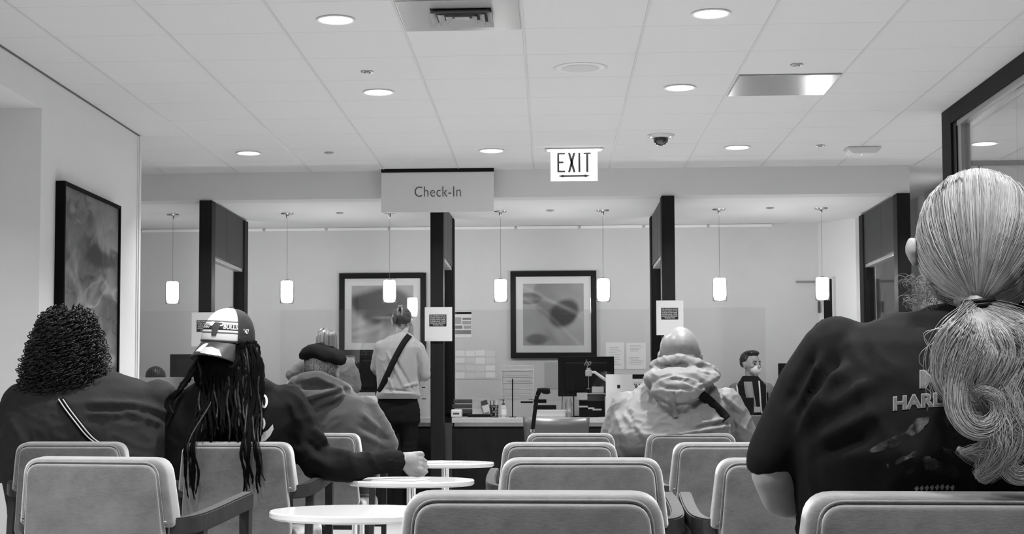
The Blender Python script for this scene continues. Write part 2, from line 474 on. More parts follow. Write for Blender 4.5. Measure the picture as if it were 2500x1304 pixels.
# round flush speaker
q = PZ(1417, 166, CEIL); t = thing('ceiling_speaker', 'flush round white speaker grille in the middle of the ceiling', 'speaker', q)
bm = B(); lathe(bm, [(.10, -.0008), (.155, -.0008), (.155, -.0015), (.10, -.003), (.10, -.0008)], q, 48); obj('rim', bm, mat('speaker_white', .76, .8), t, True)
bm = B(); lathe(bm, [(0, -.0045), (.10, -.0045), (.10, -.001), (0, -.001)], q, 40); obj('grille', bm, add_noise(mat('grille', .6, .8), .58, .66, (900, 900, 900), 0), t)
# dome camera
q = PZ(1613, 330, CEIL); t = thing('dome_camera', 'dark dome security camera on a white ceiling ring', 'security camera', q)
bm = B(); lathe(bm, [(0, 0), (.098, 0), (.098, -.005), (.088, -.014), (.062, -.022), (.056, -.022), (0, -.020)], q, 40); obj('mounting_ring', bm, M_white, t, True)
bm = B(); lathe(bm, [(.054, -.018), (.055, -.030), (.050, -.048), (.038, -.064), (.022, -.073), (0, -.077)], q, 40); obj('dome', bm, mat('smoked_dome', .008, .06, coat=1), t, True)
# wireless access point
q = PZ(2105, 362, CEIL); t = thing('wireless_access_point', 'white square wireless access point hanging under the ceiling', 'access point', q)
bm = B(); prism(bm, [(q.x-.12, q.z), (q.x+.12, q.z), (q.x+.12, q.z-.02), (q.x+.085, q.z-.052), (q.x-.085, q.z-.052), (q.x-.12, q.z-.02)], q.y-.10, q.y+.10)
bmesh.ops.bevel(bm, geom=list(bm.edges), offset=.006, segments=2, affect='EDGES'); obj('housing', bm, mat('ap_white', .7, .5), t)
bm = B(); cyl(bm, (q.x-.01, q.y-.02, q.z-.053), .004, .004, 12); obj('status_light', bm, mat('status_led', .9, .3, emit=2), t)

# ------------------------------------------------------------------ signs
tl = P(931, 420, YB-.10); br = P(1206, 517, YB-.10)
t = thing('check_in_sign', 'white hanging Check-In sign with dark top rail', 'sign', ((tl.x+br.x)/2, YB-.10, CEIL))
ztop = CEIL-.03
bm = B(); box(bm, tl.x, br.x, YB-.115, YB-.085, ztop, CEIL-.001); obj('top_rail', bm, M_black, t)
bm = B(); box(bm, tl.x, br.x, YB-.108, YB-.092, br.z, ztop, .001); obj('sign_panel', bm, mat('sign_white', .68, .45), t)
c = P(1069, 469, YB-.112)
upright_text('lettering', 'Check-In', .125, (c.x, YB-.110, c.z), mat('sign_ink', .06, .5), t, sx=.80, bold=-.0012, spacing=1.06)
# EXIT
ye = 11.8
q = PZ(1401, 364, CEIL); ye = q.y
tl = P(1344, 366, ye); br = P(1459, 441, ye)
t = thing('exit_sign', 'lit EXIT sign with double-ended arrow hanging from the ceiling', 'sign', q)
a0 = P(1330, 364, ye); a1 = P(1473, 364, ye)
bm = B(); box(bm, a0.x, a1.x, ye-.06, ye+.06, CEIL-.008, CEIL-.001, .002); obj('canopy_plate', bm, mat('exit_plate', .45, .4), t)
bm = B(); box(bm, a0.x+.02, a1.x-.02, ye-.02, ye+.02, CEIL-.014, CEIL-.008); obj('lamp_slot', bm, mat('exit_lamp', .9, .4, emit=7), t)
bm = B(); box(bm, tl.x, br.x, ye-.006, ye+.006, br.z, CEIL-.014, .001); obj('sign_panel', bm, mat('exit_panel', .9, .4, emit=.95), t)
M_exit = mat('exit_ink', .10, .6)
zt, zb = P(1400, 373, ye).z, P(1400, 421, ye).z
def xz(px_): return P(px_, 400, ye).x
bm = B(); yf = ye-.0085
def bar(x0, x1, z0, z1): box(bm, x0, x1, yf, yf+.0015, z0, z1)
hh = zt-zb
xe0, xe1 = xz(1360.5), xz(1379.5); wst = (xz(1364.5)-xz(1360))*1.05
bar(xe0, xe0+wst, zb, zt); bar(xe0+wst-.001, xe1, zt-.013, zt); bar(xe0+wst-.001, xe1-.012, zb+hh*.46, zb+hh*.46+.014); bar(xe0+wst-.001, xe1, zb, zb+.013)
o1, o2 = xz(1386.5), xz(1405)
for p0, p1 in (((o1, zt), (o2, zb)), ((o2, zt), (o1, zb))):
    s = .0075 if p0[0] == o1 else .0075
    sgn = 1 if p1[0] > p0[0] else -1
    pts = [(p0[0], p0[1]), (p0[0]+sgn*.017, p0[1]), (p1[0], p1[1]), (p1[0]-sgn*.017, p1[1])]
    prism(bm, pts, yf, yf+.0015 + (.0003 if sgn > 0 else 0))
bar(xz(1412), xz(1416.8), zb, zt)
bar(xz(1424.5), xz(1442.5), zt-.013, zt); bar(xz(1431), xz(1436.3), zb, zt-.013)
obj('lettering', bm, M_exit, t)
za = P(1400, 430, ye).z
xa, xb = xz(1362), xz(1441)
bm = B(); prism(bm, [(xa, za), (xa+.042, za+.0115), (xa+.042, za+.0065), (xb-.042, za+.0065), (xb-.042, za+.0115), (xb, za), (xb-.042, za-.0115), (xb-.042, za-.0065), (xa+.042, za-.0065), (xa+.042, za-.0115)], yf, yf+.0015)
obj('arrow', bm, M_exit, t)

# ------------------------------------------------------------------ pendants
M_clear = glass_mat('clear_glass_sleeve', mixf=.08)
def pendant(px_, label, first=None):
    q = PZ(px_, 516, RCEIL); x, y = P(px_, 600, 13.9).x, 13.9
    zt, zb = P(1200, 683, y).z, P(1200, 737, y).z
    if first is not None: return dup(first, (x, y, RCEIL), label)
    t = thing('pendant_lamp', label, 'pendant lamp', (x, y, RCEIL), 'glass cylinder pendants over the check-in counters')
    c = (x, y, RCEIL)
    bm = B(); lathe(bm, [(0, 0), (.058, 0), (.058, -.004), (.052, -.010), (0, -.012)], c, 32); obj('canopy', bm, M_chrome, t, True)
    bm = B(); lathe(bm, [(.013, -.011), (.013, -.022), (.004, -.052), (0, -.052)], c, 16); obj('stem_cone', bm, M_chrome, t, True)
    bm = B(); tube(bm, [(x, y, RCEIL-.05), (x, y, zt+.01)], .0016, 6); obj('cord', bm, M_steel, t)
    dz = RCEIL
    bm = B(); lathe(bm, [(0, zt-dz+.012), (.012, zt-dz+.012), (.042, zt-dz-.001), (.0, zt-dz-.001)], c, 24); obj('socket_cap', bm, M_chrome, t, True)
    bm = B(); lathe(bm, [(0, zt-dz-.002), (.047, zt-dz-.002), (.054, zt-dz-.02), (.054, zb-dz+.04), (.046, zb-dz+.008), (.036, zb-dz+.004), (0, zb-dz+.004)], c, 32); obj('opal_diffuser', bm, M_shade, t, True)
    bm = B(); lathe(bm, [(.061, zt-dz-.018), (.063, zt-dz-.018), (.063, zb-dz-.004), (.061, zb-dz-.004), (.061, zt-dz-.018)], c, 40); obj('glass_sleeve', bm, M_clear, t, True)
    return t
PEND = [(422, 'pendant lamp at the far left, left of the first partition'), (701, 'pendant lamp left of the first framed print, over the beret man'),
        (951, 'pendant lamp in front of the left framed print'), (1222, 'pendant lamp just left of the middle framed print'),
        (1472, 'pendant lamp just right of the middle framed print'), (1756, 'pendant lamp above the masked clerk'),
        (2006, 'pendant lamp at the right end beside the narrow door')]
pf = None
for px_, lb in PEND:
    r = pendant(px_, lb, pf); pf = pf or r

# ------------------------------------------------------------------ framed prints
def art_mesh(w, h, n, fn):
    """flat print in its own XZ plane (origin centre, facing -Y) with shades from fn(u, v)"""
    nx, ny = n, max(2, int(n*h/w))
    us, vs = np.meshgrid(np.linspace(0, 1, nx), np.linspace(0, 1, ny))
    sh = np.clip(fn(us, vs), .004, .95).ravel()
    co = [((u-.5)*w, 0, (v-.5)*h) for u, v in zip(us.ravel(), vs.ravel())]
    fs = [(j*nx+i, j*nx+i+1, (j+1)*nx+i+1, (j+1)*nx+i) for j in range(ny-1) for i in range(nx-1)]
    me = bpy.data.meshes.new('print'); me.from_pydata(co, [], fs)
    at = me.color_attributes.new('shade', 'FLOAT_COLOR', 'POINT')
    at.data.foreach_set('color', np.stack([sh, sh, sh, np.ones_like(sh)], 1).astype(np.float32).ravel())
    return me
def art_mat(name, rough):
    m = mat(name, .5, rough); n, l, b = nodes(m)
    a = n.new('ShaderNodeAttribute'); a.attribute_name = 'shade'; l.new(a.outputs['Color'], b.inputs['Base Color'])
    return m
M_print = art_mat('printed_picture', .5)
def npnoise(u, v, sc, seed, octv=4, sx=1.0, sy=1.0):
    out = np.zeros(u.shape); f = u.ravel(); g = v.ravel()
    out = np.array([noise.fractal(Vector((a*sc*sx+seed, b*sc*sy+seed*1.7, seed)), .8, 2.0, octv) for a, b in zip(f, g)])
    return out.reshape(u.shape)
def sstep(a, b, x):
    t = np.clip((x-a)/(b-a), 0, 1); return t*t*(3-2*t)
def petals(u, v):
    g = .46 + .10*npnoise(u, v, 2.2, 3.1, 3)
    w1 = npnoise(u, v, 1.6, 8.3, 2)*.10
    b1 = 1 - sstep(.75, 1.12, np.sqrt(((u-.50+w1)/.50)**2 + ((v-.66-w1)/.36)**2))
    b1 = b1*sstep(.30, .42, v + .16*np.sin(3*u))
    g = g*(1-b1) + b1*(.05 + .10*u)
    ray_ = np.exp(-((v-.50+.28*(u-.3)+.05*np.sin(6*u))**2)/.0006)*sstep(.3, .5, u)
    fold = .09*np.sin(34*(v-.5*u)+6*w1*10)*np.exp(-((v-.15-.3*u)**2)/.03)
    return g + ray_*.3 + fold
def buds(u, v):
    g = .42 + .09*npnoise(u, v, 2.0, 5.9, 3) + .06*u
    big = (1-sstep(.85, 1.0, np.sqrt(((u-.62)/.50)**2 + ((v-.80)/.42)**2)))
    g = g - .15*big
    w1 = npnoise(u, v, 2.0, 1.3, 2)*.06
    b1 = 1 - sstep(.7, 1.1, np.sqrt(((u-.66+w1)/.26)**2 + ((v-.50-.25*(u-.6))/.24)**2))
    g = g*(1-b1) + b1*.05
    b2 = 1 - sstep(.8, 1.1, np.sqrt(((u-.10)/.22)**2 + ((v-.76)/.10)**2))
    g = g*(1-.6*b2)
    b3 = 1 - sstep(.6, 1.1, np.sqrt(((u-.25-w1)/.22)**2 + ((v-.10)/.10)**2))
    g = g*(1-.6*b3)
    for k, (a_, s_) in enumerate(((.72, -.35), (.60, -.62), (.82, -.20))):
        g = g + .10*np.exp(-((v-a_-s_*(u-.1)-.12*np.sin(3*u+k))**2)/.0012)
    g = g + .07*np.sin(26*(u*.8+v*.5)+20*w1)*np.exp(-((u-.5)**2+(v-.12)**2)/.03)
    return g
def print_frame(label, x0, x1, y0, y1, fn, D=YW-.02):
    tl, br = P(x0, y0, D), P(x1, y1, D)
    w, h = br.x-tl.x, tl.z-br.z; cx, cz = (tl.x+br.x)/2, (tl.z+br.z)/2
    t = thing('framed_print', label, 'picture', (cx, D, cz), 'framed prints on the reception back wall')
    fw = .052
    bm = B()
    for a in ((tl.x, br.x, tl.z-fw, tl.z), (tl.x, br.x, br.z, br.z+fw), (tl.x, tl.x+fw, br.z+fw, tl.z-fw), (br.x-fw, br.x, br.z+fw, tl.z-fw)):
        box(bm, a[0], a[1], D-.03, D+.018, a[2], a[3], .003)
    obj('frame', bm, M_black, t)
    bm = B(); box(bm, tl.x+fw-.005, br.x-fw+.005, D-.012, D+.01, br.z+fw-.005, tl.z-fw+.005); obj('mount_board', bm, mat('mount_board', .86, .8), t)
    mb = .068
    me = art_mesh(w-2*fw-2*mb, h-2*fw-2*mb, 170, fn); o = link('print', me, M_print, t); o.location = (0, -.0145, 0)
    bm = B(); box(bm, tl.x+fw-.004, br.x-fw+.004, D-.024, D-.021, br.z+fw-.004, tl.z-fw+.004); obj('glazing', bm, M_glass, t)
    return t
print_frame('framed print with a dark rounded petal, behind the standing woman', 829, 1040, 668, 867, petals)
print_frame('framed print with a dark bud and pale folds, in the middle bay', 1246, 1457, 663, 874, buds)

# big picture on the left wall
def stones(u, v):
    # u runs away from the camera, v up
    a_ = npnoise(u*.75, v*1.6, 2.1, 2.2, 3); b_ = npnoise(u + .30*a_, v*1.5 + .30*a_, 3.2, 7.7, 4)
    c_ = np.abs(npnoise(u + .2*a_, v*1.7+.25*b_, 2.0, 4.4, 3))
    g = .05 + .10*b_ + .17*c_ + .05*a_
    crack = np.exp(-(npnoise(u*.9, v*2.2, 2.2, 9.1, 3)**2)/.0010)
    g = g*(1-.75*crack*sstep(.0, .3, .62-v))
    hi = np.exp(-(npnoise(u*1.1, v*2.4, 2.0, 6.3, 2)-.12)**2/.006)
    g = g + .13*hi*sstep(.1, .6, 1-v)
    dk = 1 - sstep(.5, 1.2, np.sqrt(((u-.65)/.35)**2+((v-.70)/.05)**2))
    return np.maximum(g*(1-.8*dk), .008)
pA = PXX(157, 462, XL+.058); 
ya, yb_ = PXX(157, 600, XL+.058).y, PXX(295, 600, XL+.058).y
zt = PXX(157, 440, XL+.058).z; zb = CZ+.03
t = thing('wall_picture', 'tall black-framed picture of blurred rocks on the left wall', 'picture', (XL, (ya+yb_)/2, (zt+zb)/2))
bm = B(); fw = .022
box(bm, XL+.001, XL+.058, ya, ya+fw, zb, zt); box(bm, XL+.001, XL+.058, yb_-fw, yb_, zb, zt); box(bm, XL+.001, XL+.058, ya+fw, yb_-fw, zt-fw, zt); box(bm, XL+.001, XL+.058, ya+fw, yb_-fw, zb, zb+fw)
obj('frame', bm, M_blackm, t)
me = art_mesh(yb_-ya-2*fw, zt-zb-2*fw, 260, stones); o = link('print', me, art_mat('glossy_print', .7), t)
o.rotation_euler = (0, 0, math.pi/2); o.location = (.046, 0, 0)
# ------------------------------------------------------------------ chairs
M_fab = mat('chair_fabric', .3, .95, spec=.1, sheen=1.0)
def fabric(m, lo, hi):
    n, l, b = nodes(m)
    tc = n.new('ShaderNodeTexCoord')
    def nz(sc, det, ro):
        mp = n.new('ShaderNodeMapping'); mp.inputs['Scale'].default_value = sc
        z = n.new('ShaderNodeTexNoise'); z.inputs['Scale'].default_value = 1; z.inputs['Detail'].default_value = det; z.inputs['Roughness'].default_value = ro
        l.new(tc.outputs['Object'], mp.inputs[0]); l.new(mp.outputs[0], z.inputs['Vector']); return z
    a = nz((70, 260, 420), 4, .8); c = nz((9, 9, 14), 4, .6); d = nz((600, 600, 600), 2, .7)
    m1 = n.new('ShaderNodeMath'); m1.operation = 'MULTIPLY_ADD'; m1.inputs[1].default_value = .7
    l.new(a.outputs[0], m1.inputs[0]); l.new(c.outputs[0], m1.inputs[2])
    cr = n.new('ShaderNodeValToRGB'); cr.color_ramp.elements[0].position = .55; cr.color_ramp.elements[1].position = 1.05
    cr.color_ramp.elements[0].color = (lo, lo, lo, 1); cr.color_ramp.elements[1].color = (hi, hi, hi, 1)
    l.new(m1.outputs[0], cr.inputs[0]); l.new(cr.outputs[0], b.inputs['Base Color'])
    ad = n.new('ShaderNodeMath'); ad.operation = 'ADD'; l.new(a.outputs[0], ad.inputs[0]); l.new(d.outputs[0], ad.inputs[1])
    bp = n.new('ShaderNodeBump'); bp.inputs['Strength'].default_value = .35; bp.inputs['Distance'].default_value = .0015
    l.new(ad.outputs[0], bp.inputs['Height']); l.new(bp.outputs[0], b.inputs['Normal'])
fabric(M_fab, .054, .122)
M_arm = add_noise(mat('chair_wood', .03, .42, spec=.3), .016, .034, (6, 30, 30), 4, p0=.2, p1=.8)
M_shell = mat('chair_shell', .12, .5)
def round_poly(pts, rad, seg=6):
    out = []; n = len(pts)
    for i, p in enumerate(pts):
        r = rad[i]; p = Vector(p); a = Vector(pts[i-1]); b = Vector(pts[(i+1) % n])
        if r <= 0: out.append(tuple(p)); continue
        d1 = (a-p).normalized(); d2 = (b-p).normalized()
        q1, q2 = p+d1*r, p+d2*r
        for k in range(seg+1):
            s = k/seg; out.append(tuple((1-s)**2*q1 + 2*s*(1-s)*p + s*s*q2))
    return out
def pad(poly, y0, y1, bev, seg=4, crown=0.0):
    bm = B(); prism(bm, poly, y0, y1)
    es = [e for e in bm.edges if abs(e.verts[0].co.y-e.verts[1].co.y) < 1e-6]
    bmesh.ops.bevel(bm, geom=es, offset=bev, segments=seg, affect='EDGES', profile=.5)
    return bm
def make_chair(label):
    t = thing('lounge_chair', label, 'chair', (0, 0, 0), 'fabric waiting room armchairs')
    tilt = Matrix.Rotation(math.radians(5), 4, 'X')
    def lean(bm):
        for v in bm.verts:
            v.co.z -= .36; v.co = tilt @ v.co; v.co.z += .36; v.co.y -= .0
        return bm
    TOP = .739
    rp = round_poly([(-.278, .34), (.278, .34), (.244, TOP-.018), (-.244, TOP-.018)], (.03, .03, .045, .045))
    bm = lean(pad(rp, -.022, .03, .010)); obj('back_panel', bm, M_fab, t, True)
    cp = round_poly([(-.298, .50), (.298, .50), (.270, TOP), (-.270, TOP)], (.02, .02, .058, .058))
    bm = lean(pad(cp, -.004, .095, .026, 5)); obj('backrest', bm, M_fab, t, True)
    # piping along the seam
    path = [Vector((x, -.006, z)) for x, z in round_poly([(-.268, .50), (-.2475, TOP-.012), (.2475, TOP-.012), (.268, .50)], (0, .05, .05, 0), 8)]
    bm = B(); tube(bm, path, .0038, 6); lean(bm); obj('piping', bm, M_fab, t, True)
    bm = B(); box(bm, -.275, .275, .06, .60, .352, .455, .035, 5); obj('seat', bm, M_fab, t, True)
    bm = B(); box(bm, -.265, .265, .03, .57, .325, .352, .012, 3); obj('seat_shell', bm, M_shell, t, True)
    for s in (-1, 1):
        ctr = spline([(.268*s, .035, .500), (.305*s, .050, .503), (.334*s, .11, .512), (.342*s, .25, .528), (.340*s, .42, .548), (.334*s, .575, .563)], 22)
        bm = B(); rings = []
        for i, c in enumerate(ctr):
            c = Vector(c); nx = Vector(ctr[min(i+1, 21)]) - Vector(ctr[max(i-1, 0)]); nx.z = 0; nx.normalize()
            side = Vector((nx.y, -nx.x, 0)); w, hgt = .024, .032
            rings.append([bm.verts.new(c + side*a + Vector((0, 0, b))) for a, b in ((-w, -hgt), (w, -hgt), (w, hgt), (-w, hgt))])
        for a, b in zip(rings, rings[1:]):
            for k in range(4): bm.faces.new((a[k], a[(k+1) % 4], b[(k+1) % 4], b[k]))
        bm.faces.new(rings[0][::-1]); bm.faces.new(rings[-1])
        bmesh.ops.recalc_face_normals(bm, faces=bm.faces)
        es = [e for e in bm.edges if len(e.link_faces) == 2 and e.calc_face_angle(0) > .8]
        bmesh.ops.bevel(bm, geom=es, offset=.005, segments=2, affect='EDGES')
        obj('armrest', bm, M_arm, t)
        for (x, y, x2, y2, zt) in ((.334*s, .555, .330*s, .555, .545), (.336*s, .14, .338*s, .02, .50)):
            bm = B(); rings = []
            for z, xx, yy, w in ((0, x2, y2, .014), (zt, x, y, .022)):
                rings.append([bm.verts.new((xx+a*w*.9, yy+b*w, z)) for a, b in ((-1, -1), (1, -1), (1, 1), (-1, 1))])
            for k in range(4): bm.faces.new((rings[0][k], rings[0][(k+1) % 4], rings[1][(k+1) % 4], rings[1][k]))
            bm.faces.new(rings[0][::-1]); bm.faces.new(rings[1])
            bmesh.ops.bevel(bm, geom=list(bm.edges), offset=.004, segments=2, affect='EDGES')
            obj('leg', bm, M_arm, t)
    for ya_, za_ in ((.10, .30), (.52, .29)):
        bm = B(); box(bm, -.335, .335, ya_, ya_+.04, za_, za_+.045, .004); obj('seat_rail', bm, M_arm, t)
    for ch in t.children:
        if ch.name.split('.')[0] in ('seat', 'seat_shell', 'seat_rail'):
            for v in ch.data.vertices: v.co.x *= .80; v.co.y *= .85
            continue
        for v in ch.data.vertices:
            v.co.x *= .78; v.co.y *= .80
            v.co.z = CZ-(CZ-v.co.z)*.78 if v.co.z > .44 else v.co.z*(CZ-(CZ-.44)*.78)/.44
    return t
ROW = [2.64, 4.27, 5.97, 7.80]
def cx_at(px_, D): return P(px_, 1100, D).x
chair0 = make_chair('grey fabric armchair, empty, nearest in the middle at the bottom of the photo')
CH = [(cx_at(1299, ROW[0]), ROW[0], 0, None),
      (cx_at(1419, ROW[1]), ROW[1], 0, 'empty grey armchair directly ahead of the nearest middle one'),
      (cx_at(1366, ROW[2]), ROW[2], 0, 'empty grey armchair third from the front in the middle column'),
      (cx_at(1393, ROW[3]), ROW[3], 0, 'empty grey armchair farthest away in the middle column'),
      (cx_at(1965, ROW[0])+.213, ROW[0], 0, 'grey armchair holding the person with the long pale ponytail'),
      (cx_at(1742, ROW[1])+.222, ROW[1], 0, 'empty grey armchair just left of the large black t-shirt, arm touching its middle neighbour'),
      (cx_at(1645, ROW[2])+.213, ROW[2], 0, 'empty grey armchair behind the bald man'),
      (cx_at(1580, ROW[3])+.213, ROW[3], 0, 'grey armchair holding the bald man in the pale parka'),
      (cx_at(236, ROW[1]), ROW[1], -11, 'empty grey armchair nearest on the left, its right arm in view'),
      (cx_at(174, ROW[2]), ROW[2], 0, 'grey armchair holding the curly-haired person'),
      (cx_at(578, ROW[2]), ROW[2], -5, 'grey armchair holding the person in the striped cap'),
      (cx_at(878, ROW[3])-.213, ROW[3], -4, 'grey armchair holding the man in the beret')]
for i, (x, y, rz, lb) in enumerate(CH):
    if i == 0: chair0.location = (x, y, 0)
    else: dup(chair0, (x, y, 0), lb, rotz=math.radians(rz))

# ------------------------------------------------------------------ side tables
TZ = .63
def table(px_, D, label, first=None):
    x = P(px_, 1100, D).x
    if first is not None: return dup(first, (x, D, 0), label)
    t = thing('side_table', label, 'table', (x, D, 0), 'round white side tables')
    bm = B(); lathe(bm, [(0, TZ-.022), (.242, TZ-.022), (.25, TZ-.016), (.25, TZ-.004), (.247, TZ), (0, TZ)], (x, D, 0), 72); obj('tabletop', bm, M_white, t)
    bm = B(); lathe(bm, [(.018, .01), (.018, TZ-.03), (.05, TZ-.023), (0, TZ-.0225)], (x, D, 0), 32); obj('post', bm, M_chrome, t, True)
    bm = B(); lathe(bm, [(0, 0), (.17, 0), (.17, .006), (.05, .014), (.025, .03), (0, .03)], (x, D, 0), 48); obj('base', bm, M_chrome, t, True)
    return t
tb = table(875, 4.44, 'round white side table nearest the camera, left of the nearest chair')
table(1004, 6.25, 'round white side table in the middle of the three', tb)
t3 = table(1087, 8.08, 'round white side table farthest away, with papers on it', tb)
bm = B(); q = P(1080, 1100, 8.08)
for v in box(bm, -.09, .09, -.12, .12, 0, .004).verts: v.co = Matrix.Rotation(.5, 3, 'Z') @ v.co + Vector((q.x-.03, 8.05, TZ+.0005))
o = obj('magazine', bm, M_paper, at=(q.x-.03, 8.05, TZ)); tag(o, 'thin white magazine on the farthest side table', 'magazine')
bm = B(); q = P(975, 1100, 6.25)
for v in box(bm, -.09, .09, -.07, .07, 0, .003).verts: v.co = Matrix.Rotation(-.35, 3, 'Z') @ v.co + Vector((q.x+.01, 6.17, TZ+.0005))
o = obj('leaflet', bm, M_paper, at=(q.x+.01, 6.17, TZ)); tag(o, 'white leaflet lying on the middle side table', 'leaflet')
# ------------------------------------------------------------------ things on and around the counters
WT = .81                                     # worktop height
M_dkgrey = mat('dark_grey_plastic', .05, .5)
M_offwhite = mat('off_white_plastic', .62, .4)
M_ltgrey = mat('light_grey_plastic', .42, .45)
M_ink = mat('print_ink', .02, .8, spec=.1)
M_inkl = mat('pale_ink', .38, .8)
def pbox(bm, x0, y0, x1, y1, D, t=.01, bev=0.0):
    a, b = P(x0, y0, D), P(x1, y1, D)
    return box(bm, a.x, b.x, D, D+t, b.z, a.z, bev)
def pthing(name, label, cat, px_, py_, D, group=None, z=None):
    q = P(px_, py_, D); return thing(name, label, cat, (q.x, D, q.z if z is None else z), group)

def notice(x0, y0, x1, y1, D, label, plate_px):
    t = pthing('posted_notice', label, 'notice', (x0+x1)/2, (y0+y1)/2, D, 'white notices taped to the partition posts')
    bm = B(); pbox(bm, x0, y0, x1, y1, D-.004, .002); obj('sheet', bm, M_paper, t)
    a0, b0, a1, b1 = plate_px
    bm = B(); pbox(bm, a0, b0, a1, b1, D-.0052, .001); obj('black_plate', bm, M_ink, t)
    lines = ['FOR THE PRIVACY OF THE', 'PATIENT AHEAD OF YOU', 'PLEASE WAIT HERE', 'PLEASE HAVE YOUR', 'INSURANCE CARDS READY', 'THANK YOU']
    bm = B(); n = len(lines); hpx = (b1-b0)/(n+.6)
    for i, s in enumerate(lines):
        c = P((a0+a1)/2, b0+hpx*(i+.8), D-.006); wm = (P(a1, b0, D).x-P(a0, b0, D).x)
        vs = text_mesh(bm, s, hpx*D/F*1.0, 1.0, .0003, .0002)
        xw = max(v.co.x for v in vs)-min(v.co.x for v in vs); k = min(1.0, wm*.9/xw)
        for v in vs: v.co = Vector((v.co.x*k + c.x, D-.0057-v.co.z, v.co.y + c.z))
    obj('lettering', bm, mat('notice_letters', .34, .7), t)
    return t
notice(1037, 750, 1104, 833, YB-.03, 'white notice on the post right of the standing woman', (1048, 768, 1090, 797))
notice(1602, 734, 1669, 818, YB-.03, 'white notice on the post above the bald man', (1614, 752, 1656, 780))
notice(468, 763, 535, 846, YB-.03, 'white notice on the left post, half hidden by the striped cap', (480, 782, 522, 810))

def monitor(label, x0, y0, x1, y1, D, ybase=None, back=True, yaw=0.0):
    a, b = P(x0, y0, D), P(x1, y1, D); cx = (a.x+b.x)/2
    t = thing('computer_monitor', label, 'monitor', (cx, D, WT))
    bm = B(); box(bm, a.x, b.x, D, D+.022, b.z, a.z, .004); box(bm, a.x+.06, b.x-.06, D-.022, D, b.z+.04, a.z-.05, .01); obj('housing', bm, M_black, t)
    bm = B(); box(bm, a.x+.008, b.x-.008, D+.0225, D+.0235, b.z+.012, a.z-.008); obj('screen', bm, mat('screen_glow', .02, .2, emit=.5), t)
    bm = B(); box(bm, cx-.03, cx+.03, D-.035, D-.022, WT+.01, (a.z+b.z)/2, .003); obj('stand', bm, M_black, t)
    bm = B(); box(bm, cx-.11, cx+.11, D-.09, D+.09, WT, WT+.012, .004); obj('foot', bm, M_black, t)
    return t
DM = 13.85
mon = monitor('black monitor seen from behind in the middle bay, logo in its corner', 1362, 871, 1500, 968, DM)
bm = B(); text_mesh(bm, 'hp', .075, .8, .0004, .0004)
for v in bm.verts:
    v.co = Vector((v.co.x + .012*v.co.y/.03, -.0245-v.co.z, v.co.y))
    q = P(1436, 886, DM); v.co += Vector((q.x, DM+.0008, q.z))
obj('logo', bm, mat('logo_grey', .35, .4), mon)
monitor('black monitor standing between the two women at the left counter', 866, 866, 985, 958, DM)
monitor('small black monitor in the far left bay, left of the striped cap', 415, 865, 492, 921, DM)
t = monitor('black-framed monitor at the right, left of the large black t-shirt', 1900, 887, 2010, 972, DM)
bm = B(); pbox(bm, 1915, 911, 1990, 966, DM-.030, .002); obj('lit_screen', bm, mat('pale_screen', .3, .3, emit=.35), t)
monitor('low black monitor behind the white privacy panel', 1541, 914, 1588, 952, DM)
# far-left desk panel and person's hair there are built further down
bm = B(); pbox(bm, 322, 922, 500, 1018, 13.40, .03, .004); o = obj('desk_screen', bm, M_ltgrey); tag(o, 'grey desk screen below the small monitor in the far left bay', 'desk screen')

# middle bay, left to right
t = pthing('label_printer', 'small white label printer at the left end of the middle counter', 'printer', 1114, 1010, 13.5, z=WT)
bm = B(); pbox(bm, 1101, 1000, 1127, 1019, 13.47, .13, .008); obj('housing', bm, M_offwhite, t)
bm = B(); pbox(bm, 1106, 1008, 1121, 1012, 13.468, .003); obj('slot', bm, M_dkgrey, t)
for i, (y0, y1, dx) in enumerate(((975, 985, 0), (987, 997, -3), (999, 1010, 2))):
    bm = B(); pbox(bm, 1107+dx, y0, 1153+dx*.3, y1, 13.75, .25, .003)
    o = obj('letter_tray', bm, M_dkgrey, at=(P(1130, y0, 13.8).x, 13.8, P(1130, y1, 13.8).z))
    tag(o, ('top', 'middle', 'bottom')[i] + ' dark letter tray of the stack beside the partition', 'tray', 'dark letter trays stacked behind the label printer')
bm = B(); pbox(bm, 1107, 1010.5, 1150, 1017, 13.74, .24, .003); o = obj('tray_base', bm, M_black); tag(o, 'black box under the stack of dark letter trays', 'box')
bm = B(); pbox(bm, 1153, 974, 1194, 1019, 13.62, .03, .003); o = obj('brochure_holder', bm, M_paper); tag(o, 'white brochure holder standing on the middle counter', 'brochure holder')
t = pthing('leaning_card', 'small dark-topped card leaning on the white brochure holder', 'card', 1185, 993, 13.58)
def skew(bm, x0, y0, x1, y1, D, ang):
    pbox(bm, x0, y0, x1, y1, D, .002); c = P((x0+x1)/2, (y0+y1)/2, D)
    for v in bm.verts: v.co = Matrix.Rotation(ang, 3, 'Y') @ (v.co-c) + c
bm = B(); skew(bm, 1177, 978, 1193, 1007, 13.59, .30*-1); obj('card', bm, M_offwhite, t)
bm = B(); skew(bm, 1177, 978, 1193, 989, 13.586, .30*-1); [v.co.__setitem__(0, v.co.x-.010) for v in bm.verts]; obj('dark_band', bm, M_dkgrey, t)
bm = B(); pbox(bm, 1141, 1011, 1196, 1018.5, 13.42, .12, .006); o = obj('pen_tray', bm, M_black); tag(o, 'low black tray at the front edge of the middle counter', 'tray')
t = pthing('pen_cup', 'black wire pen cup with pens beside the sanitizer bottle', 'pen cup', 1206, 1000, 13.5, z=WT)
q = P(1206, 1000, 13.5)
bm = B()
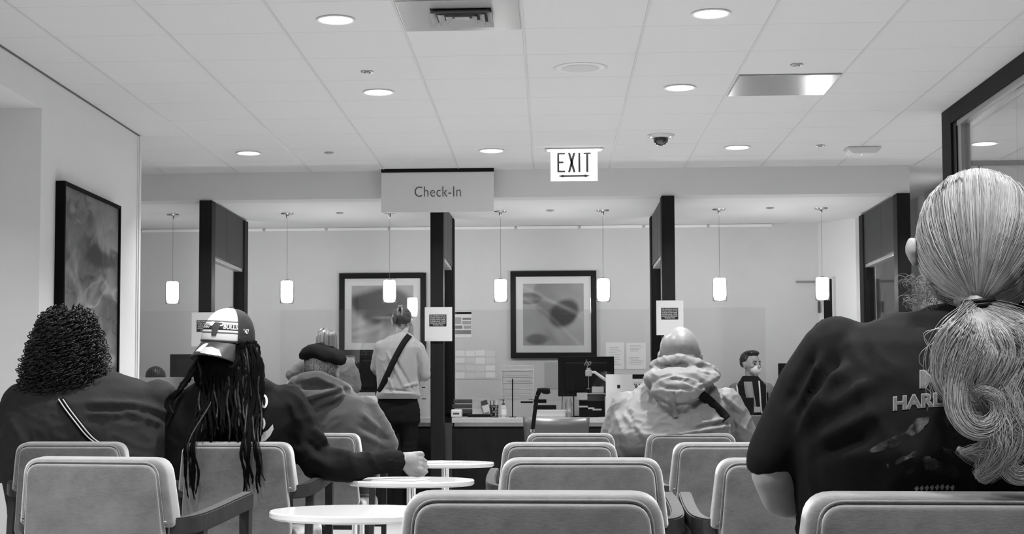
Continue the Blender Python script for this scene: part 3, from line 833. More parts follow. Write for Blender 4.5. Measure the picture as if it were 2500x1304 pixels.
for k in range(16):
    a_ = 2*math.pi*k/16; b2_ = a_+.8
    tube(bm, [(q.x+.036*math.cos(a_), 13.5+.036*math.sin(a_), WT), (q.x+.038*math.cos(b2_), 13.5+.038*math.sin(b2_), WT+.10)], .0016, 5)
    tube(bm, [(q.x+.036*math.cos(b2_), 13.5+.036*math.sin(b2_), WT), (q.x+.038*math.cos(a_), 13.5+.038*math.sin(a_), WT+.10)], .0016, 5)
lathe(bm, [(.036, .098), (.040, .098), (.040, .104), (.036, .104), (.036, .098)], (q.x, 13.5, WT), 24); lathe(bm, [(0, 0), (.036, 0), (.036, .004), (0, .004)], (q.x, 13.5, WT), 24)
obj('wire_cup', bm, M_black, t)
for k, (dx, dy, lx) in enumerate(((-.012, 0, -.02), (.01, .01, .015), (.0, -.012, .0))):
    bm = B(); tube(bm, [(q.x+dx, 13.5+dy, WT+.005), (q.x+dx+lx, 13.5+dy, WT+.145)], .004, 8); obj('pen', bm, (M_dkgrey, M_offwhite, M_black)[k], t)
t = pthing('sanitizer_bottle', 'clear pump bottle of hand sanitizer on the middle counter', 'bottle', 1228, 1000, 13.5, z=WT)
q = P(1229, 1000, 13.5); c = (q.x, 13.5, WT)
bm = B(); lathe(bm, [(0, 0), (.027, 0), (.029, .005), (.029, .085), (.022, .102), (.011, .108), (0, .108)], c, 24); obj('bottle_body', bm, mat('clear_gel', .7, .1, alpha=.45), t, True)
bm = B(); lathe(bm, [(.012, .105), (.012, .122), (.004, .124), (.004, .145), (.010, .147), (.010, .154), (0, .154)], c, 16); box(bm, c[0]-.03, c[0], 13.494, 13.506, WT+.147, WT+.153); obj('pump', bm, M_dkgrey, t)
bm = B(); lathe(bm, [(.0293, .02), (.0293, .07)], c, 24); obj('bottle_label', bm, M_offwhite, t)
# wire paper sorter
t = pthing('paper_sorter', 'tall white wire paper sorter with stacked shelves, middle bay', 'paper sorter', 1265, 950, 13.85, z=WT)
a, b_ = P(1226, 893, 13.85), P(1302, 1012, 13.85); w0, w1 = a.x, b_.x
bm = B()
for z in (a.z, a.z-.035): tube(bm, [(w0, 13.75, z), (w1, 13.75, z), (w1, 14.0, z), (w0, 14.0, z), (w0, 13.75, z)], .0022, 6)
for k in range(13):
    x = w0+(w1-w0)*k/12; tube(bm, [(x, 13.75, a.z), (x, 13.75, a.z-.038)], .0014, 5)
for x in (w0, w1):
    for y in (13.75, 14.0): tube(bm, [(x, y, a.z), (x, y, WT)], .003, 6)
obj('wire_frame', bm, M_offwhite, t)
for k in range(6):
    z = a.z-.052-k*.052
    if z < WT+.02: break
    bm = B(); box(bm, w0, w1, 13.75, 14.0, z, z+.003); box(bm, w0, w1, 13.748, 13.751, z, z+.012); obj('shelf', bm, mat('frosted_shelf', .6, .3, alpha=.7), t)
    bm = B(); box(bm, w0+.02+.01*(k % 3), w1-.02-.02*(k % 2), 13.77, 13.98, z+.003, z+.012+.006*(k % 3)); obj('paper_stack', bm, M_paper, t)
# sneeze guards
def guard(x0, x1, ytop, label, D=13.56, posts=()):
    a, b = P(x0, ytop, D), P(x1, ytop, D)
    t = thing('sneeze_guard', label, 'sneeze guard', ((a.x+b.x)/2, D, WT), 'clear sneeze guards on the counters')
    zb_ = WT+.14 if posts else WT
    bm = B(); box(bm, a.x, b.x, D, D+.005, zb_, a.z); obj('clear_panel', bm, M_acrylic, t)
    for x in (a.x-.0012, b.x):
        bm = B(); box(bm, x, x+.0012, D, D+.005, zb_, a.z); obj('polished_edge', bm, M_edge, t)
    for pxx in posts:
        x = P(pxx, 900, D).x
        bm = B(); box(bm, x-.005, x+.005, D-.012, D-.001, WT, P(pxx, 925, D).z, .002); box(bm, x-.03, x+.03, D-.05, D+.05, WT, WT+.006, .002); obj('stand', bm, M_black, t)
    return t
guard(1113, 1586, 757, 'clear sneeze guard across the middle bay on two black stands', posts=(1251, 1400))
guard(614, 1048, 757, 'clear sneeze guard in front of the left framed print')
guard(325, 484, 760, 'clear sneeze guard in the far left bay')
guard(1655, 1868, 752, 'clear sneeze guard in the right bay before the clerk')
# loose sheet, keyboards, wire basket
bm = B(); pbox(bm, 1329, 885, 1361, 950, YW-.003, .002); o = obj('hanging_sheet', bm, M_paper); tag(o, 'bright white sheet taped to the back wall beside the middle monitor', 'sheet of paper')
bm = B(); pbox(bm, 1271, 975, 1334, 984, 13.98, .10, .003); o = obj('desk_telephone', bm, M_black); tag(o, 'flat black desk telephone right of the paper sorter', 'telephone')
bm = B(); pbox(bm, 1302, 989, 1358, 1000, 13.72, .14, .004); o = obj('keyboard_tray', bm, M_black); tag(o, 'black keyboard lying on a white riser, middle bay', 'keyboard')
bm = B(); a, b_ = P(1305, 1003, 13.70), P(1382, 1016, 13.70); box(bm, a.x, b_.x, 13.66, 14.0, WT+.002, P(1300, 1001, 13.7).z, .003); o = obj('desk_riser', bm, M_offwhite); tag(o, 'low white riser under the black keyboard', 'riser')
for ob in ():
    pass
# office chair behind the counter with light back and dark rim
t = pthing('office_chair', 'grey office chair with a dark rimmed back behind the middle counter', 'chair', 1400, 960, 14.55, z=0)
c = P(1400, 950, 14.55); zt = P(1400, 895, 14.55).z
out = [(c.x-.10, WT-.10), (c.x-.105, WT+.12), (c.x-.075, zt-.06), (c.x-.03, zt), (c.x+.03, zt), (c.x+.075, zt-.06), (c.x+.105, WT+.12), (c.x+.10, WT-.10)]
rp = round_poly(out, (0, .05, .05, .03, .03, .05, .05, 0), 4)
bm = B(); prism(bm, rp, 14.55, 14.575); obj('backrest', bm, M_ltgrey, t)
bm = B(); tube(bm, [(x, 14.555, z) for x, z in rp], .006, 6); obj('back_rim', bm, M_dkgrey, t)
bm = B(); box(bm, c.x-.2, c.x+.2, 14.56, 14.98, .44, .50, .03, 3); obj('seat', bm, M_dkgrey, t)
bm = B(); cyl(bm, (c.x, 14.77, .25), .025, .4); obj('gas_post', bm, M_steel, t)
for k in range(5):
    a_ = 2*math.pi*k/5; bm = B(); tube(bm, [(c.x, 14.77, .08), (c.x+.26*math.cos(a_), 14.77+.26*math.sin(a_), .05)], [.022, .012], 8); obj('leg', bm, M_black, t)
    bm = B(); cyl(bm, (c.x+.26*math.cos(a_), 14.77+.26*math.sin(a_), .026), .025, .03, 16, axis='X'); obj('caster', bm, M_black, t)
# card reader on an articulated arm
t = pthing('card_reader_arm', 'pale articulated arm with a small reader in front of the monitor', 'reader arm', 1437, 915, 13.66)
q = P(1437, 911, 13.66)
bm = B(); box(bm, q.x-.028, q.x+.028, 13.64, 13.68, q.z-.028, q.z+.028, .01, 3); cyl(bm, (q.x, 13.66, q.z+.035), .016, .02, 20); obj('clamp_head', bm, M_ltgrey, t)
e = P(1482, 930, 13.66); bm = B(); tube(bm, [(q.x+.03, 13.66, q.z+.004), (q.x+.05, 13.66, q.z+.008), (e.x, 13.66, e.z)], [.014, .013, .015], 10); obj('arm', bm, M_offwhite, t)
bm = B(); tube(bm, [(q.x, 13.66, q.z-.03), (q.x-.002, 13.66, q.z-.13)], .004, 8); cyl(bm, (q.x-.002, 13.66, q.z-.135), .018, .008, 20); obj('cable_drop', bm, M_steel, t)
bm = B(); tube(bm, [(e.x, 13.66, e.z-.01), (e.x, 13.66, WT)], .010, 10); obj('pole', bm, M_steel, t)
t = pthing('printer', 'dark printer with white slips on the middle counter under the monitor', 'printer', 1445, 990, 13.6, z=WT)
bm = B(); pbox(bm, 1414, 962, 1477, 1018, 13.62, .10, .006); obj('housing', bm, M_black, t)
bm = B(); pbox(bm, 1411, 960, 1478, 962.5, 13.60, .13); obj('lid', bm, M_ltgrey, t)
for k, (x0, x1, y0) in enumerate(((1411, 1435, 991), (1436, 1451, 995), (1447, 1469, 998))):
    bm = B(); pbox(bm, x0, y0, x1, y0+4, 13.615, .004); obj('paper_slip', bm, M_paper, t)
bm = B(); pbox(bm, 1445, 944, 1474, 959, 13.64, .01); o = obj('card_holder', bm, M_ltgrey); tag(o, 'small grey card holder standing on the dark printer', 'card holder')
bm = B(); pbox(bm, 1408, 959, 1434, 976, 13.585, .004); o = obj('note_sheet', bm, M_paper); tag(o, 'white note hanging at the left corner of the dark printer', 'note')
t = pthing('drinking_glass', 'tall clear glass of water on the middle counter beside the right stand', 'glass', 1388, 1000, 13.47, z=WT)
q = P(1388, 1000, 13.5)
bm = B(); lathe(bm, [(0, .002), (.026, .002), (.032, .12), (.020, .15), (.016, .165), (.014, .165), (.018, .15), (.029, .119), (.024, .006), (0, .006)], (q.x, 13.47, WT), 28); obj('glass_body', bm, glass_mat('tumbler', tint=.85, mixf=.15), t, True)
# white privacy panel
t = pthing('privacy_panel', 'white printed privacy panel left of the bald man', 'desk screen', 1530, 950, 13.46, z=WT)
c4 = [P(*k, 13.46) for k in ((1479, 1018), (1479, 914), (1544, 914), (1544, 925), (1594, 925), (1594, 1018))]
bm = B(); prism(bm, [(k.x, k.z) for k in c4], 13.46, 13.466); obj('panel', bm, mat('panel_white', .64, .5), t)
bm = B(); pbox(bm, 1507, 940, 1514, 948, 13.458, .002); obj('square_mark', bm, M_ink, t)
q = P(1556, 943, 13.456)
upright_text('lettering', "'61", .05, (q.x, 13.457, q.z), M_ink, t, ext=.0006, bold=.001)
bm = B()
for k in range(3): pbox(bm, 1561, 940+3.4*k, 1573-2*k, 941.4+3.4*k, 13.458, .0015)
pbox(bm, 1549, 934, 1566, 935.5, 13.458, .0015)
for k in range(4): pbox(bm, 1505+k*5, 966, 1508+k*5, 972+3*(k % 2), 13.458, .0015)
obj('printed_lines', bm, M_inkl, t)
M_wpaper = mat('wall_paper_sheet', .80, .8, spec=.1)
# papers on the back wall
D = YW-.004
def wall_sheet(x0, y0, x1, y1, label, lines, D=D):
    t = pthing('wall_sheet', label, 'sheet of paper', (x0+x1)/2, (y0+y1)/2, D)
    bm = B(); pbox(bm, x0, y0, x1, y1, D, .002); obj('sheet', bm, M_wpaper, t)
    bm = B()
    for (a0, b0, a1, b1) in lines: pbox(bm, a0, b0, a1, b1, D-.0012, .001)
    obj('printed_lines', bm, mat('faint_ink', .5, .8), t)
    return t
rnd.seed(3)
def para(x0, x1, y0, n, dy): return [(x0+rnd.uniform(0, 5), y0+dy*k, x1-rnd.uniform(0, 14), y0+dy*k+1.2) for k in range(n)]
wall_sheet(1479, 836, 1524, 901, 'left white sheet of the pair on the back wall right of the framed print', para(1486, 1518, 848, 11, 4.2))
wall_sheet(1529, 837, 1577, 901, 'right white sheet of the pair on the back wall right of the framed print', para(1534, 1572, 843, 5, 3.4)+para(1534, 1572, 872, 5, 4.2))
t = pthing('wall_poster', 'small poster with boxed pictures just right of the middle partition', 'poster', 1132, 793, D)
bm = B(); pbox(bm, 1105, 762, 1151, 824, D, .002); obj('sheet', bm, M_wpaper, t)
bm = B(); pbox(bm, 1105, 762, 1151, 767, D-.001, .001); obj('title_band', bm, M_ink, t)
for k, (x0, y0, x1, y1) in enumerate(((1105, 775, 1126, 791), (1129, 776, 1150, 781), (1128, 784, 1150, 792), (1105, 795, 1129, 803), (1132, 795, 1150, 803), (1105, 806, 1150, 816))):
    bm = B(); pbox(bm, x0, y0, x1, y1, D-.001, .001); obj('picture_box', bm, (M_inkl, mat('mid_ink', .22, .8))[k % 2], t)
t = pthing('card_calendar', 'wall chart with rows of white cards on the back wall, middle bay', 'wall chart', 1162, 890, D)
bm = B(); pbox(bm, 1106, 852, 1217, 926, D, .003); obj('backing', bm, mat('chart_backing', .60, .7), t)
rnd.seed(5)
for r in range(4):
    for c_ in range(4):
        x0 = 1112+c_*24.6; y0 = 855+r*18
        bm = B(); pbox(bm, x0, y0+rnd.uniform(0, 1.5), x0+22.5, y0+rnd.uniform(12, 15), D-.002, .0015); obj('card', bm, (M_wpaper, mat('card_grey', .68, .8))[rnd.random() < .4], t)
# left bay
t = pthing('document_holder', 'white document holder with a dark-headed card, left of the standing woman', 'document holder', 897, 990, 13.5, z=WT)
bm = B(); pbox(bm, 868, 967, 921, 1018, 13.5, .05, .003); obj('holder', bm, M_offwhite, t)
bm = B(); skew(bm, 902, 978, 917, 1008, 13.49, -.25); obj('card', bm, M_paper, t)
bm = B(); skew(bm, 901, 978, 914, 988, 13.487, -.25); obj('card_heading', bm, M_dkgrey, t)
t = pthing('printed_board', 'tall white printed board between the standing woman and the partition', 'board', 1035, 965, 13.52, z=WT)
bm = B(); pbox(bm, 1010, 904, 1049, 1018, 13.52, .006); obj('board', bm, M_ltgrey, t)
bm = B(); pbox(bm, 1030, 945, 1038, 947, 13.518, .001); pbox(bm, 1030, 973, 1040, 974.5, 13.518, .001); obj('printed_lines', bm, M_ink, t)
# right bay: laptop in front of the clerk
t = pthing('laptop', 'black laptop lid in front of the masked clerk', 'laptop', 1818, 990, 13.6, z=WT)
bm = B(); pbox(bm, 1796, 971, 1841, 1017, 13.62, .012, .004); obj('lid', bm, M_black, t)
a = P(1796, 1017, 13.6); b_ = P(1841, 1017, 13.6); bm = B(); box(bm, a.x, b_.x, 13.63, 13.85, WT+.001, WT+.016, .003); obj('keyboard_deck', bm, M_dkgrey, t)
# visitor chair in front of the middle counter, curved dark shell
t = pthing('visitor_chair', 'dark chair with a curved plywood back at the middle counter', 'chair', 1358, 1040, 12.3, z=0)
cl, cr = P(1276, 1018, 12.3), P(1440, 1018, 12.3); n = 17; zb = .56
bm = B(); rows = []
for j in range(5):
    row = []
    for i in range(n):
        s = i/(n-1)*2-1; x = (cl.x+cr.x)/2 + s*(cr.x-cl.x)/2*(1-.08*j/4)
        y = 12.3 - .07*(1-s*s) ; ztop = cl.z - .014*(1-s*s)
        row.append((x, y, ztop + (zb-ztop)*j/4))
    rows.append(row)
vf = [[bm.verts.new(p) for p in r] for r in rows]; vb = [[bm.verts.new((p[0], p[1]+.016, p[2])) for p in r] for r in rows]
for j in range(4):
    for i in range(n-1):
        bm.faces.new((vf[j][i], vf[j][i+1], vf[j+1][i+1], vf[j+1][i])); bm.faces.new((vb[j][i+1], vb[j][i], vb[j+1][i], vb[j+1][i+1]))
for i in range(n-1): bm.faces.new((vf[0][i+1], vf[0][i], vb[0][i], vb[0][i+1])); bm.faces.new((vf[4][i], vf[4][i+1], vb[4][i+1], vb[4][i]))
for j in range(4): bm.faces.new((vf[j][0], vf[j+1][0], vb[j+1][0], vb[j][0])); bm.faces.new((vf[j+1][-1], vf[j][-1], vb[j][-1], vb[j+1][-1]))
bmesh.ops.recalc_face_normals(bm, faces=bm.faces)
obj('backrest', bm, mat('dark_ply', .06, .35), t, True)
cx = (cl.x+cr.x)/2
bm = B(); box(bm, cx-.23, cx+.23, 12.28, 12.74, .44, .475, .015, 3); obj('seat', bm, mat('dark_ply', .06), t)
for sx in (-1, 1):
    bm = B(); tube(bm, [(cx+sx*.2, 12.27, .62), (cx+sx*.2, 12.29, .44), (cx+sx*.22, 12.26, 0)], .011, 10); obj('leg', bm, M_steel, t)
    bm = B(); tube(bm, [(cx+sx*.2, 12.68, .44), (cx+sx*.22, 12.74, 0)], .011, 10); obj('leg', bm, M_steel, t)
t = pthing('visitor_chair', 'dark low-backed chair at the right counter, beside the bald man', 'chair', 1850, 1030, 12.9, z=0)
cl, cr = P(1800, 1014, 12.9), P(1915, 1014, 12.9); cx = (cl.x+cr.x)/2
bm = B(); box(bm, cl.x, cr.x, 12.9, 12.93, .56, cl.z, .01, 3); obj('backrest', bm, mat('dark_ply', .06), t)
bm = B(); box(bm, cl.x, cr.x, 12.92, 13.3, .44, .475, .015, 3); obj('seat', bm, mat('dark_ply', .06), t)
for sx in (-1, 1):
    for y in (12.95, 13.27):
        bm = B(); tube(bm, [(cx+sx*.15, y, .6 if y < 13 else .44), (cx+sx*.17, y, 0)], .011, 10); obj('leg', bm, M_steel, t)
# upright walker handle with grip
t = pthing('walking_cane', 'black cane with a padded crook handle standing before the middle counter', 'cane', 1300, 1060, 11.3, z=0)
g = [P(x, y, 11.3) for x, y in ((1343, 954), (1336, 955), (1326, 954), (1317, 953), (1312, 966))]
bm = B(); tube(bm, g, [.018, .024, .022, .021, .015], 12); obj('handle', bm, M_blackm, t, True)
top = P(1311, 966, 11.3); bot = P(1300, 1052, 11.3); d = (bot-top)/(bot.z-top.z)
foot = top + d*(0-top.z); coll = top + d*((bot.z-.01)-top.z)
bm = B(); tube(bm, [top, bot], .0145, 12); obj('upper_shaft', bm, M_blackm, t)
bm = B(); tube(bm, [bot+Vector((0, 0, .012)), bot-Vector((0, 0, .010))], .019, 14); obj('collar', bm, M_chrome, t)
bm = B(); tube(bm, [bot, foot+Vector((0, 0, .03))], .010, 10); obj('lower_shaft', bm, M_steel, t)
bm = B(); tube(bm, [foot+Vector((0, 0, .04)), foot], .016, 12); obj('rubber_foot', bm, M_blackm, t)
# fittings at the right end of reception
bm = B(); a, b_ = P(1944, 686, YW-.03), P(1999, 690, YW-.03); box(bm, a.x, b_.x, YW-.03, YW, b_.z, a.z, .003); o = obj('wall_bracket', bm, mat('bracket_grey', .22, .5)); tag(o, 'thin grey bracket bar on the back wall beside the last pendant', 'bracket')
bm = B(); a, b_ = P(1998, 735, YW-.05), P(2003, 763, YW-.05); box(bm, a.x, b_.x, YW-.05, YW, b_.z, a.z, .003); o = obj('wall_switch_box', bm, M_dkgrey); tag(o, 'small dark box on the wall left of the narrow door', 'switch box')
# ------------------------------------------------------------------ people: helpers
def V(*a): return Vector(a)
def add_ball(bm, c, r, rot=None, sub=2):
    k = bmesh.ops.create_icosphere(bm, subdivisions=sub, radius=1.0)
    r = (r, r, r) if not isinstance(r, (tuple, list)) else r
    for v in k['verts']:
        p = Vector((v.co.x*r[0], v.co.y*r[1], v.co.z*r[2]))
        v.co = (rot @ p if rot is not None else p) + Vector(c)
def add_cap(bm, a, ra, b, rb, seg=14):
    """tapered limb segment with rounded ends"""
    a, b = Vector(a), Vector(b); add_ball(bm, a, ra); add_ball(bm, b, rb)
    if (b-a).length > 1e-5: tube(bm, [a, b], [ra, rb], seg)
def limb(bm, pts):
    """pts: [(point, radius), ...] joined by tapered segments"""
    for (a, ra), (b, rb) in zip(pts, pts[1:]): add_cap(bm, a, ra, b, rb)
def loft(bm, rings, seg=36, pw=2.3):
    """rings: (centre, rx, ry) stacked; superellipse cross-sections, capped"""
    rr = []
    for c, rx, ry in rings:
        row = []
        for k in range(seg):
            t = 2*math.pi*k/seg; cs, sn = math.cos(t), math.sin(t)
            x = rx*math.copysign(abs(cs)**(2/pw), cs); y = ry*math.copysign(abs(sn)**(2/pw), sn)
            row.append(bm.verts.new((c[0]+x, c[1]+y, c[2])))
        rr.append(row)
    for a, b in zip(rr, rr[1:]):
        for k in range(seg): bm.faces.new((a[k], a[(k+1) % seg], b[(k+1) % seg], b[k]))
    bm.faces.new(rr[0][::-1]); bm.faces.new(rr[-1])
    bmesh.ops.recalc_face_normals(bm, faces=bm.faces)
def seg_dist(co, a, b):
    """distance to the segment, measured across the line of sight from the room's front"""
    a = np.array(a); b = np.array(b); D_ = (a[1]+b[1])/2
    k = D_/co[:, 1]; co = np.stack([co[:, 0]*k, np.full(len(co), 0.), CZ+(co[:, 2]-CZ)*k], 1)
    a = a*1; b = b*1; a[1] = b[1] = 0; d = b-a
    t = np.clip(((co-a) @ d)/max(d @ d, 1e-9), 0, 1)
    return np.linalg.norm(co-(a+t[:, None]*d), axis=1), t
def skin_over(name, bm, voxel, smooth, m, parent, folds=(), ripple=0.0, rscale=(9, 9, 22), seed=0.0, fn=None):
    """merges the closed shapes in bm into one continuous smooth surface"""
    me = bpy.data.meshes.new(name); bm.to_mesh(me); bm.free()
    o = bpy.data.objects.new(name, me); COL.objects.link(o)
    r = o.modifiers.new('r', 'REMESH'); r.mode = 'VOXEL'; r.voxel_size = voxel; r.adaptivity = 0
    if smooth:
        s = o.modifiers.new('s', 'SMOOTH'); s.factor = .5; s.iterations = smooth
    dg = bpy.context.evaluated_depsgraph_get()
    me2 = bpy.data.meshes.new_from_object(o.evaluated_get(dg)); me2.name = name
    bpy.data.objects.remove(o); bpy.data.meshes.remove(me)
    n = len(me2.vertices); co = np.empty(n*3, np.float32); me2.vertices.foreach_get('co', co); co = co.reshape(-1, 3).astype(float)
    if folds or ripple or fn is not None:
        nr = np.empty(n*3, np.float32); me2.vertices.foreach_get('normal', nr); nr = nr.reshape(-1, 3)
        d = np.zeros(n)
        for a, b, w, amp in folds:
            dist, t = seg_dist(co, a, b); d += amp*np.exp(-(dist/w)**2)*np.clip(4*np.minimum(t+.08, 1.08-t), 0, 1)*np.clip(.3-nr[:, 1]*1.6, 0, 1)
        if ripple:
            sx, sy, sz = rscale
            for i in range(n):
                x, y, z = co[i]
                wv = noise.noise((x*3+seed, y*3, z*3))*1.6
                q = 1-abs(noise.noise((x*sx+wv, y*sy+seed, z*sz+wv*2)))*2.2
                d[i] += ripple*(max(q, 0)**2 - .35)
        if fn is not None: d += fn(co, nr)
        co += nr*d[:, None]
    off = Vector((0, 0, 0)); p = parent
    while p is not None: off += p.location; p = p.parent
    co -= np.array(off)
    me2.vertices.foreach_set('co', co.astype(np.float32).ravel())
    me2.polygons.foreach_set('use_smooth', [True]*len(me2.polygons)); me2.update()
    me2.materials.clear()
    return link(name, me2, m, parent)
def person(label, loc):
    return thing('person', label, 'person', loc)

def head_prims(bm, c, yaw=0.0, s=1.0, pitch=0.0, roll=0.0, ears=True):
    """head of height about .23*s centred on c, looking along +Y turned left by yaw"""
    R = Euler((pitch, roll, yaw)).to_matrix(); c = Vector(c)
    def q(x, y, z): return c + R @ (Vector((x, y, z))*s)
    def e(p, r): add_ball(bm, q(*p), tuple(k*s for k in r), R, sub=3)
    e((0, -.012, .030), (.076, .096, .088)); e((0, .020, -.005), (.070, .072, .085))
    e((0, .038, -.060), (.056, .055, .050)); e((0, .058, -.098), (.028, .026, .020))
    add_cap(bm, q(0, .088, .010), .010*s, q(0, .112, -.030), .014*s); e((.012, .098, -.033), (.009,)*3); e((-.012, .098, -.033), (.009,)*3)
    e((0, .092, -.062), (.024, .010, .007)); e((0, .090, -.073), (.020, .010, .007))
    e((.030, .078, .020), (.024, .012, .008)); e((-.030, .078, .020), (.024, .012, .008))
    e((.042, .062, -.020), (.024, .022, .020)); e((-.042, .062, -.020), (.024, .022, .020))
    if ears:
        for sx in (1, -1):
            e((sx*.080, -.006, -.008), (.009, .020, .031)); e((sx*.087, -.014, .006), (.007, .013, .018)); e((sx*.080, .0, -.034), (.008, .010, .012))
    return q, R
def eyes(parent, q, s=1.0):
    for sx in (1, -1):
        bm = B(); add_ball(bm, q(sx*.030, .079, .003), .0125*s); obj('eye', bm, M_eye, parent, True)
def hand_prims(bm, w, d, n, t, curl=.6, s=1.0, spread=.10, thumb=.8):
    """w wrist, d along the hand, n out of the back of the hand, t towards the thumb side"""
    w, d, n, t = Vector(w), Vector(d).normalized(), Vector(n).normalized(), Vector(t).normalized()
    L = .085*s
    for k in (-1, -.33, .33, 1): add_cap(bm, w+d*.004+t*k*.017*s, .013*s, w+d*L+t*k*.030*s, .0115*s)
    add_ball(bm, w+d*L*.55, (.040*s,)*3 if False else (.030*s, .026*s, .034*s), None, sub=3)
    for i, (k, ln, r) in enumerate(((1.05, .92, .0088), (.35, 1.0, .009), (-.35, .94, .0086), (-1.05, .76, .0075))):
        base = w+d*(L-.002-.004*abs(k))+t*k*.030*s; p = base; ang = curl*.55+i*.07*curl
        for j, seg in enumerate((.042, .027, .021)):
            dd = (d*math.cos(ang) - n*math.sin(ang)) + t*k*spread*.6*(1-curl)
            p2 = p + dd.normalized()*seg*ln*s; add_cap(bm, p, r*s*(1-.07*j), p2, r*s*(.94-.07*j)); p = p2; ang += curl*(.95-.15*j)
    b0 = w+d*.022*s+t*.020*s
    p1 = b0+(d*.55+t*.75-n*.25).normalized()*.036*s; p2 = p1+(d*.9+t*(.5-.5*thumb)-n*.4*thumb).normalized()*.030*s; p3 = p2+(d*.9-t*.25*thumb-n*.45*thumb).normalized()*.024*s
    add_cap(bm, b0, .015*s, p1, .0115*s); add_cap(bm, p1, .0105*s, p2, .0095*s); add_cap(bm, p2, .0095*s, p3, .0085*s)
M_skin_l = add_noise(mat('skin_light', .32, .5, spec=.3), .29, .35, (30, 30, 30), 4, p0=.2, p1=.8)
M_skin_m = add_noise(mat('skin_mid', .26, .45, spec=.5), .23, .30, (30, 30, 30), 4, p0=.2, p1=.8)
M_skin_d = add_noise(mat('skin_dark', .12, .45, spec=.5), .10, .14, (30, 30, 30), 4, p0=.2, p1=.8)
M_eye = mat('eye', .05, .15)
def cloth(name, g, rough=.9, var=.12, sc=(60, 60, 60), sheen=0.0, bump=.25, bscale=700, spec=.06, bdist=.0008):
    m = mat(name, g, rough, spec=spec, sheen=sheen); add_noise(m, g*(1-var), g*(1+var), sc, 4, p0=.2, p1=.8)
    n, l, b = nodes(m); tc = n.new('ShaderNodeTexCoord'); z = n.new('ShaderNodeTexNoise'); z.inputs['Scale'].default_value = bscale
    z2 = n.new('ShaderNodeTexNoise'); z2.inputs['Scale'].default_value = 14; z2.inputs['Detail'].default_value = 6
    ad = n.new('ShaderNodeMath'); ad.operation = 'MULTIPLY_ADD'; ad.inputs[1].default_value = .25
    bp = n.new('ShaderNodeBump'); bp.inputs['Strength'].default_value = bump; bp.inputs['Distance'].default_value = bdist*6
    l.new(tc.outputs['Object'], z.inputs['Vector']); l.new(tc.outputs['Object'], z2.inputs['Vector'])
    l.new(z.outputs[0], ad.inputs[0]); l.new(z2.outputs[0], ad.inputs[2]); l.new(ad.outputs[0], bp.inputs['Height']); l.new(bp.outputs[0], b.inputs['Normal'])
    return m
def seated_lower(parent, skin, hips, D, wid=.19, spread=.12, m_tr=None, m_shoe=None, thick=.085, bump_x=0.0, fwd=.44, sz=.46):
    """trousers and shoes of a seated figure facing +Y; hips = x of the pelvis"""
    zt = sz+thick
    kn = [(hips+s*spread, D+fwd, sz+.06) for s in (-1, 1)]; an = [(hips+s*spread*1.05, D+fwd+.02, .10) for s in (-1, 1)]
    bm = B(); add_ball(bm, (hips, D, zt), (wid, .15, thick+.03))
    for s, k, a in zip((-1, 1), kn, an):
        limb(bm, [((hips+s*wid*.5, D+.02, zt), thick), (k, thick*.74), ((a[0], a[1], .30), thick*.68), (a, .055)])
    skin_over('trousers', bm, .012, 6, m_tr, parent, ripple=.004)
    for s, a in zip((-1, 1), an):
        bm = B(); add_cap(bm, (a[0], a[1]-.02, .045), .042, (a[0]+s*.02, a[1]+.15, .036), .034); 
        skin_over('shoe', bm, .008, 3, m_shoe, parent, fn=lambda co, nr: np.where(co[:, 2] < .004, 0, 0))
    return [((hips+s*wid*.5, D+.02, zt), thick*.8) for s in (-1, 1)], kn, an
def lower_skin(bm, hips, D, spread=.12, fwd=.44, sz=.46, wid=.19, r=.06):
    for s in (-1, 1):
        limb(bm, [((hips+s*wid*.5, D+.02, sz+.08), r), ((hips+s*spread, D+fwd, sz+.06), r*.8), ((hips+s*spread*1.05, D+fwd+.02, .12), .04)])
def standing_lower(parent, hips, D, zhip, m_tr, m_shoe, wid=.16, r=.085):
    bm = B(); loft(bm, [((hips, D, zhip-.10), wid*1.04, .115), ((hips, D, zhip), wid*1.02, .115), ((hips, D, zhip+.12), wid*.86, .10)], pw=2.2)
    for s in (-1, 1): limb(bm, [((hips+s*wid*.48, D, zhip-.03), r), ((hips+s*wid*.50, D, .50), r*.66), ((hips+s*wid*.5, D+.0, .30), r*.62), ((hips+s*wid*.5, D-.01, .07), .045)])
    skin_over('trousers', bm, .011, 5, m_tr, parent, ripple=.003)
    for s in (-1, 1):
        bm = B(); add_cap(bm, (hips+s*wid*.5, D-.03, .045), .040, (hips+s*wid*.55, D+.14, .036), .032); skin_over('shoe', bm, .008, 3, m_shoe, parent)

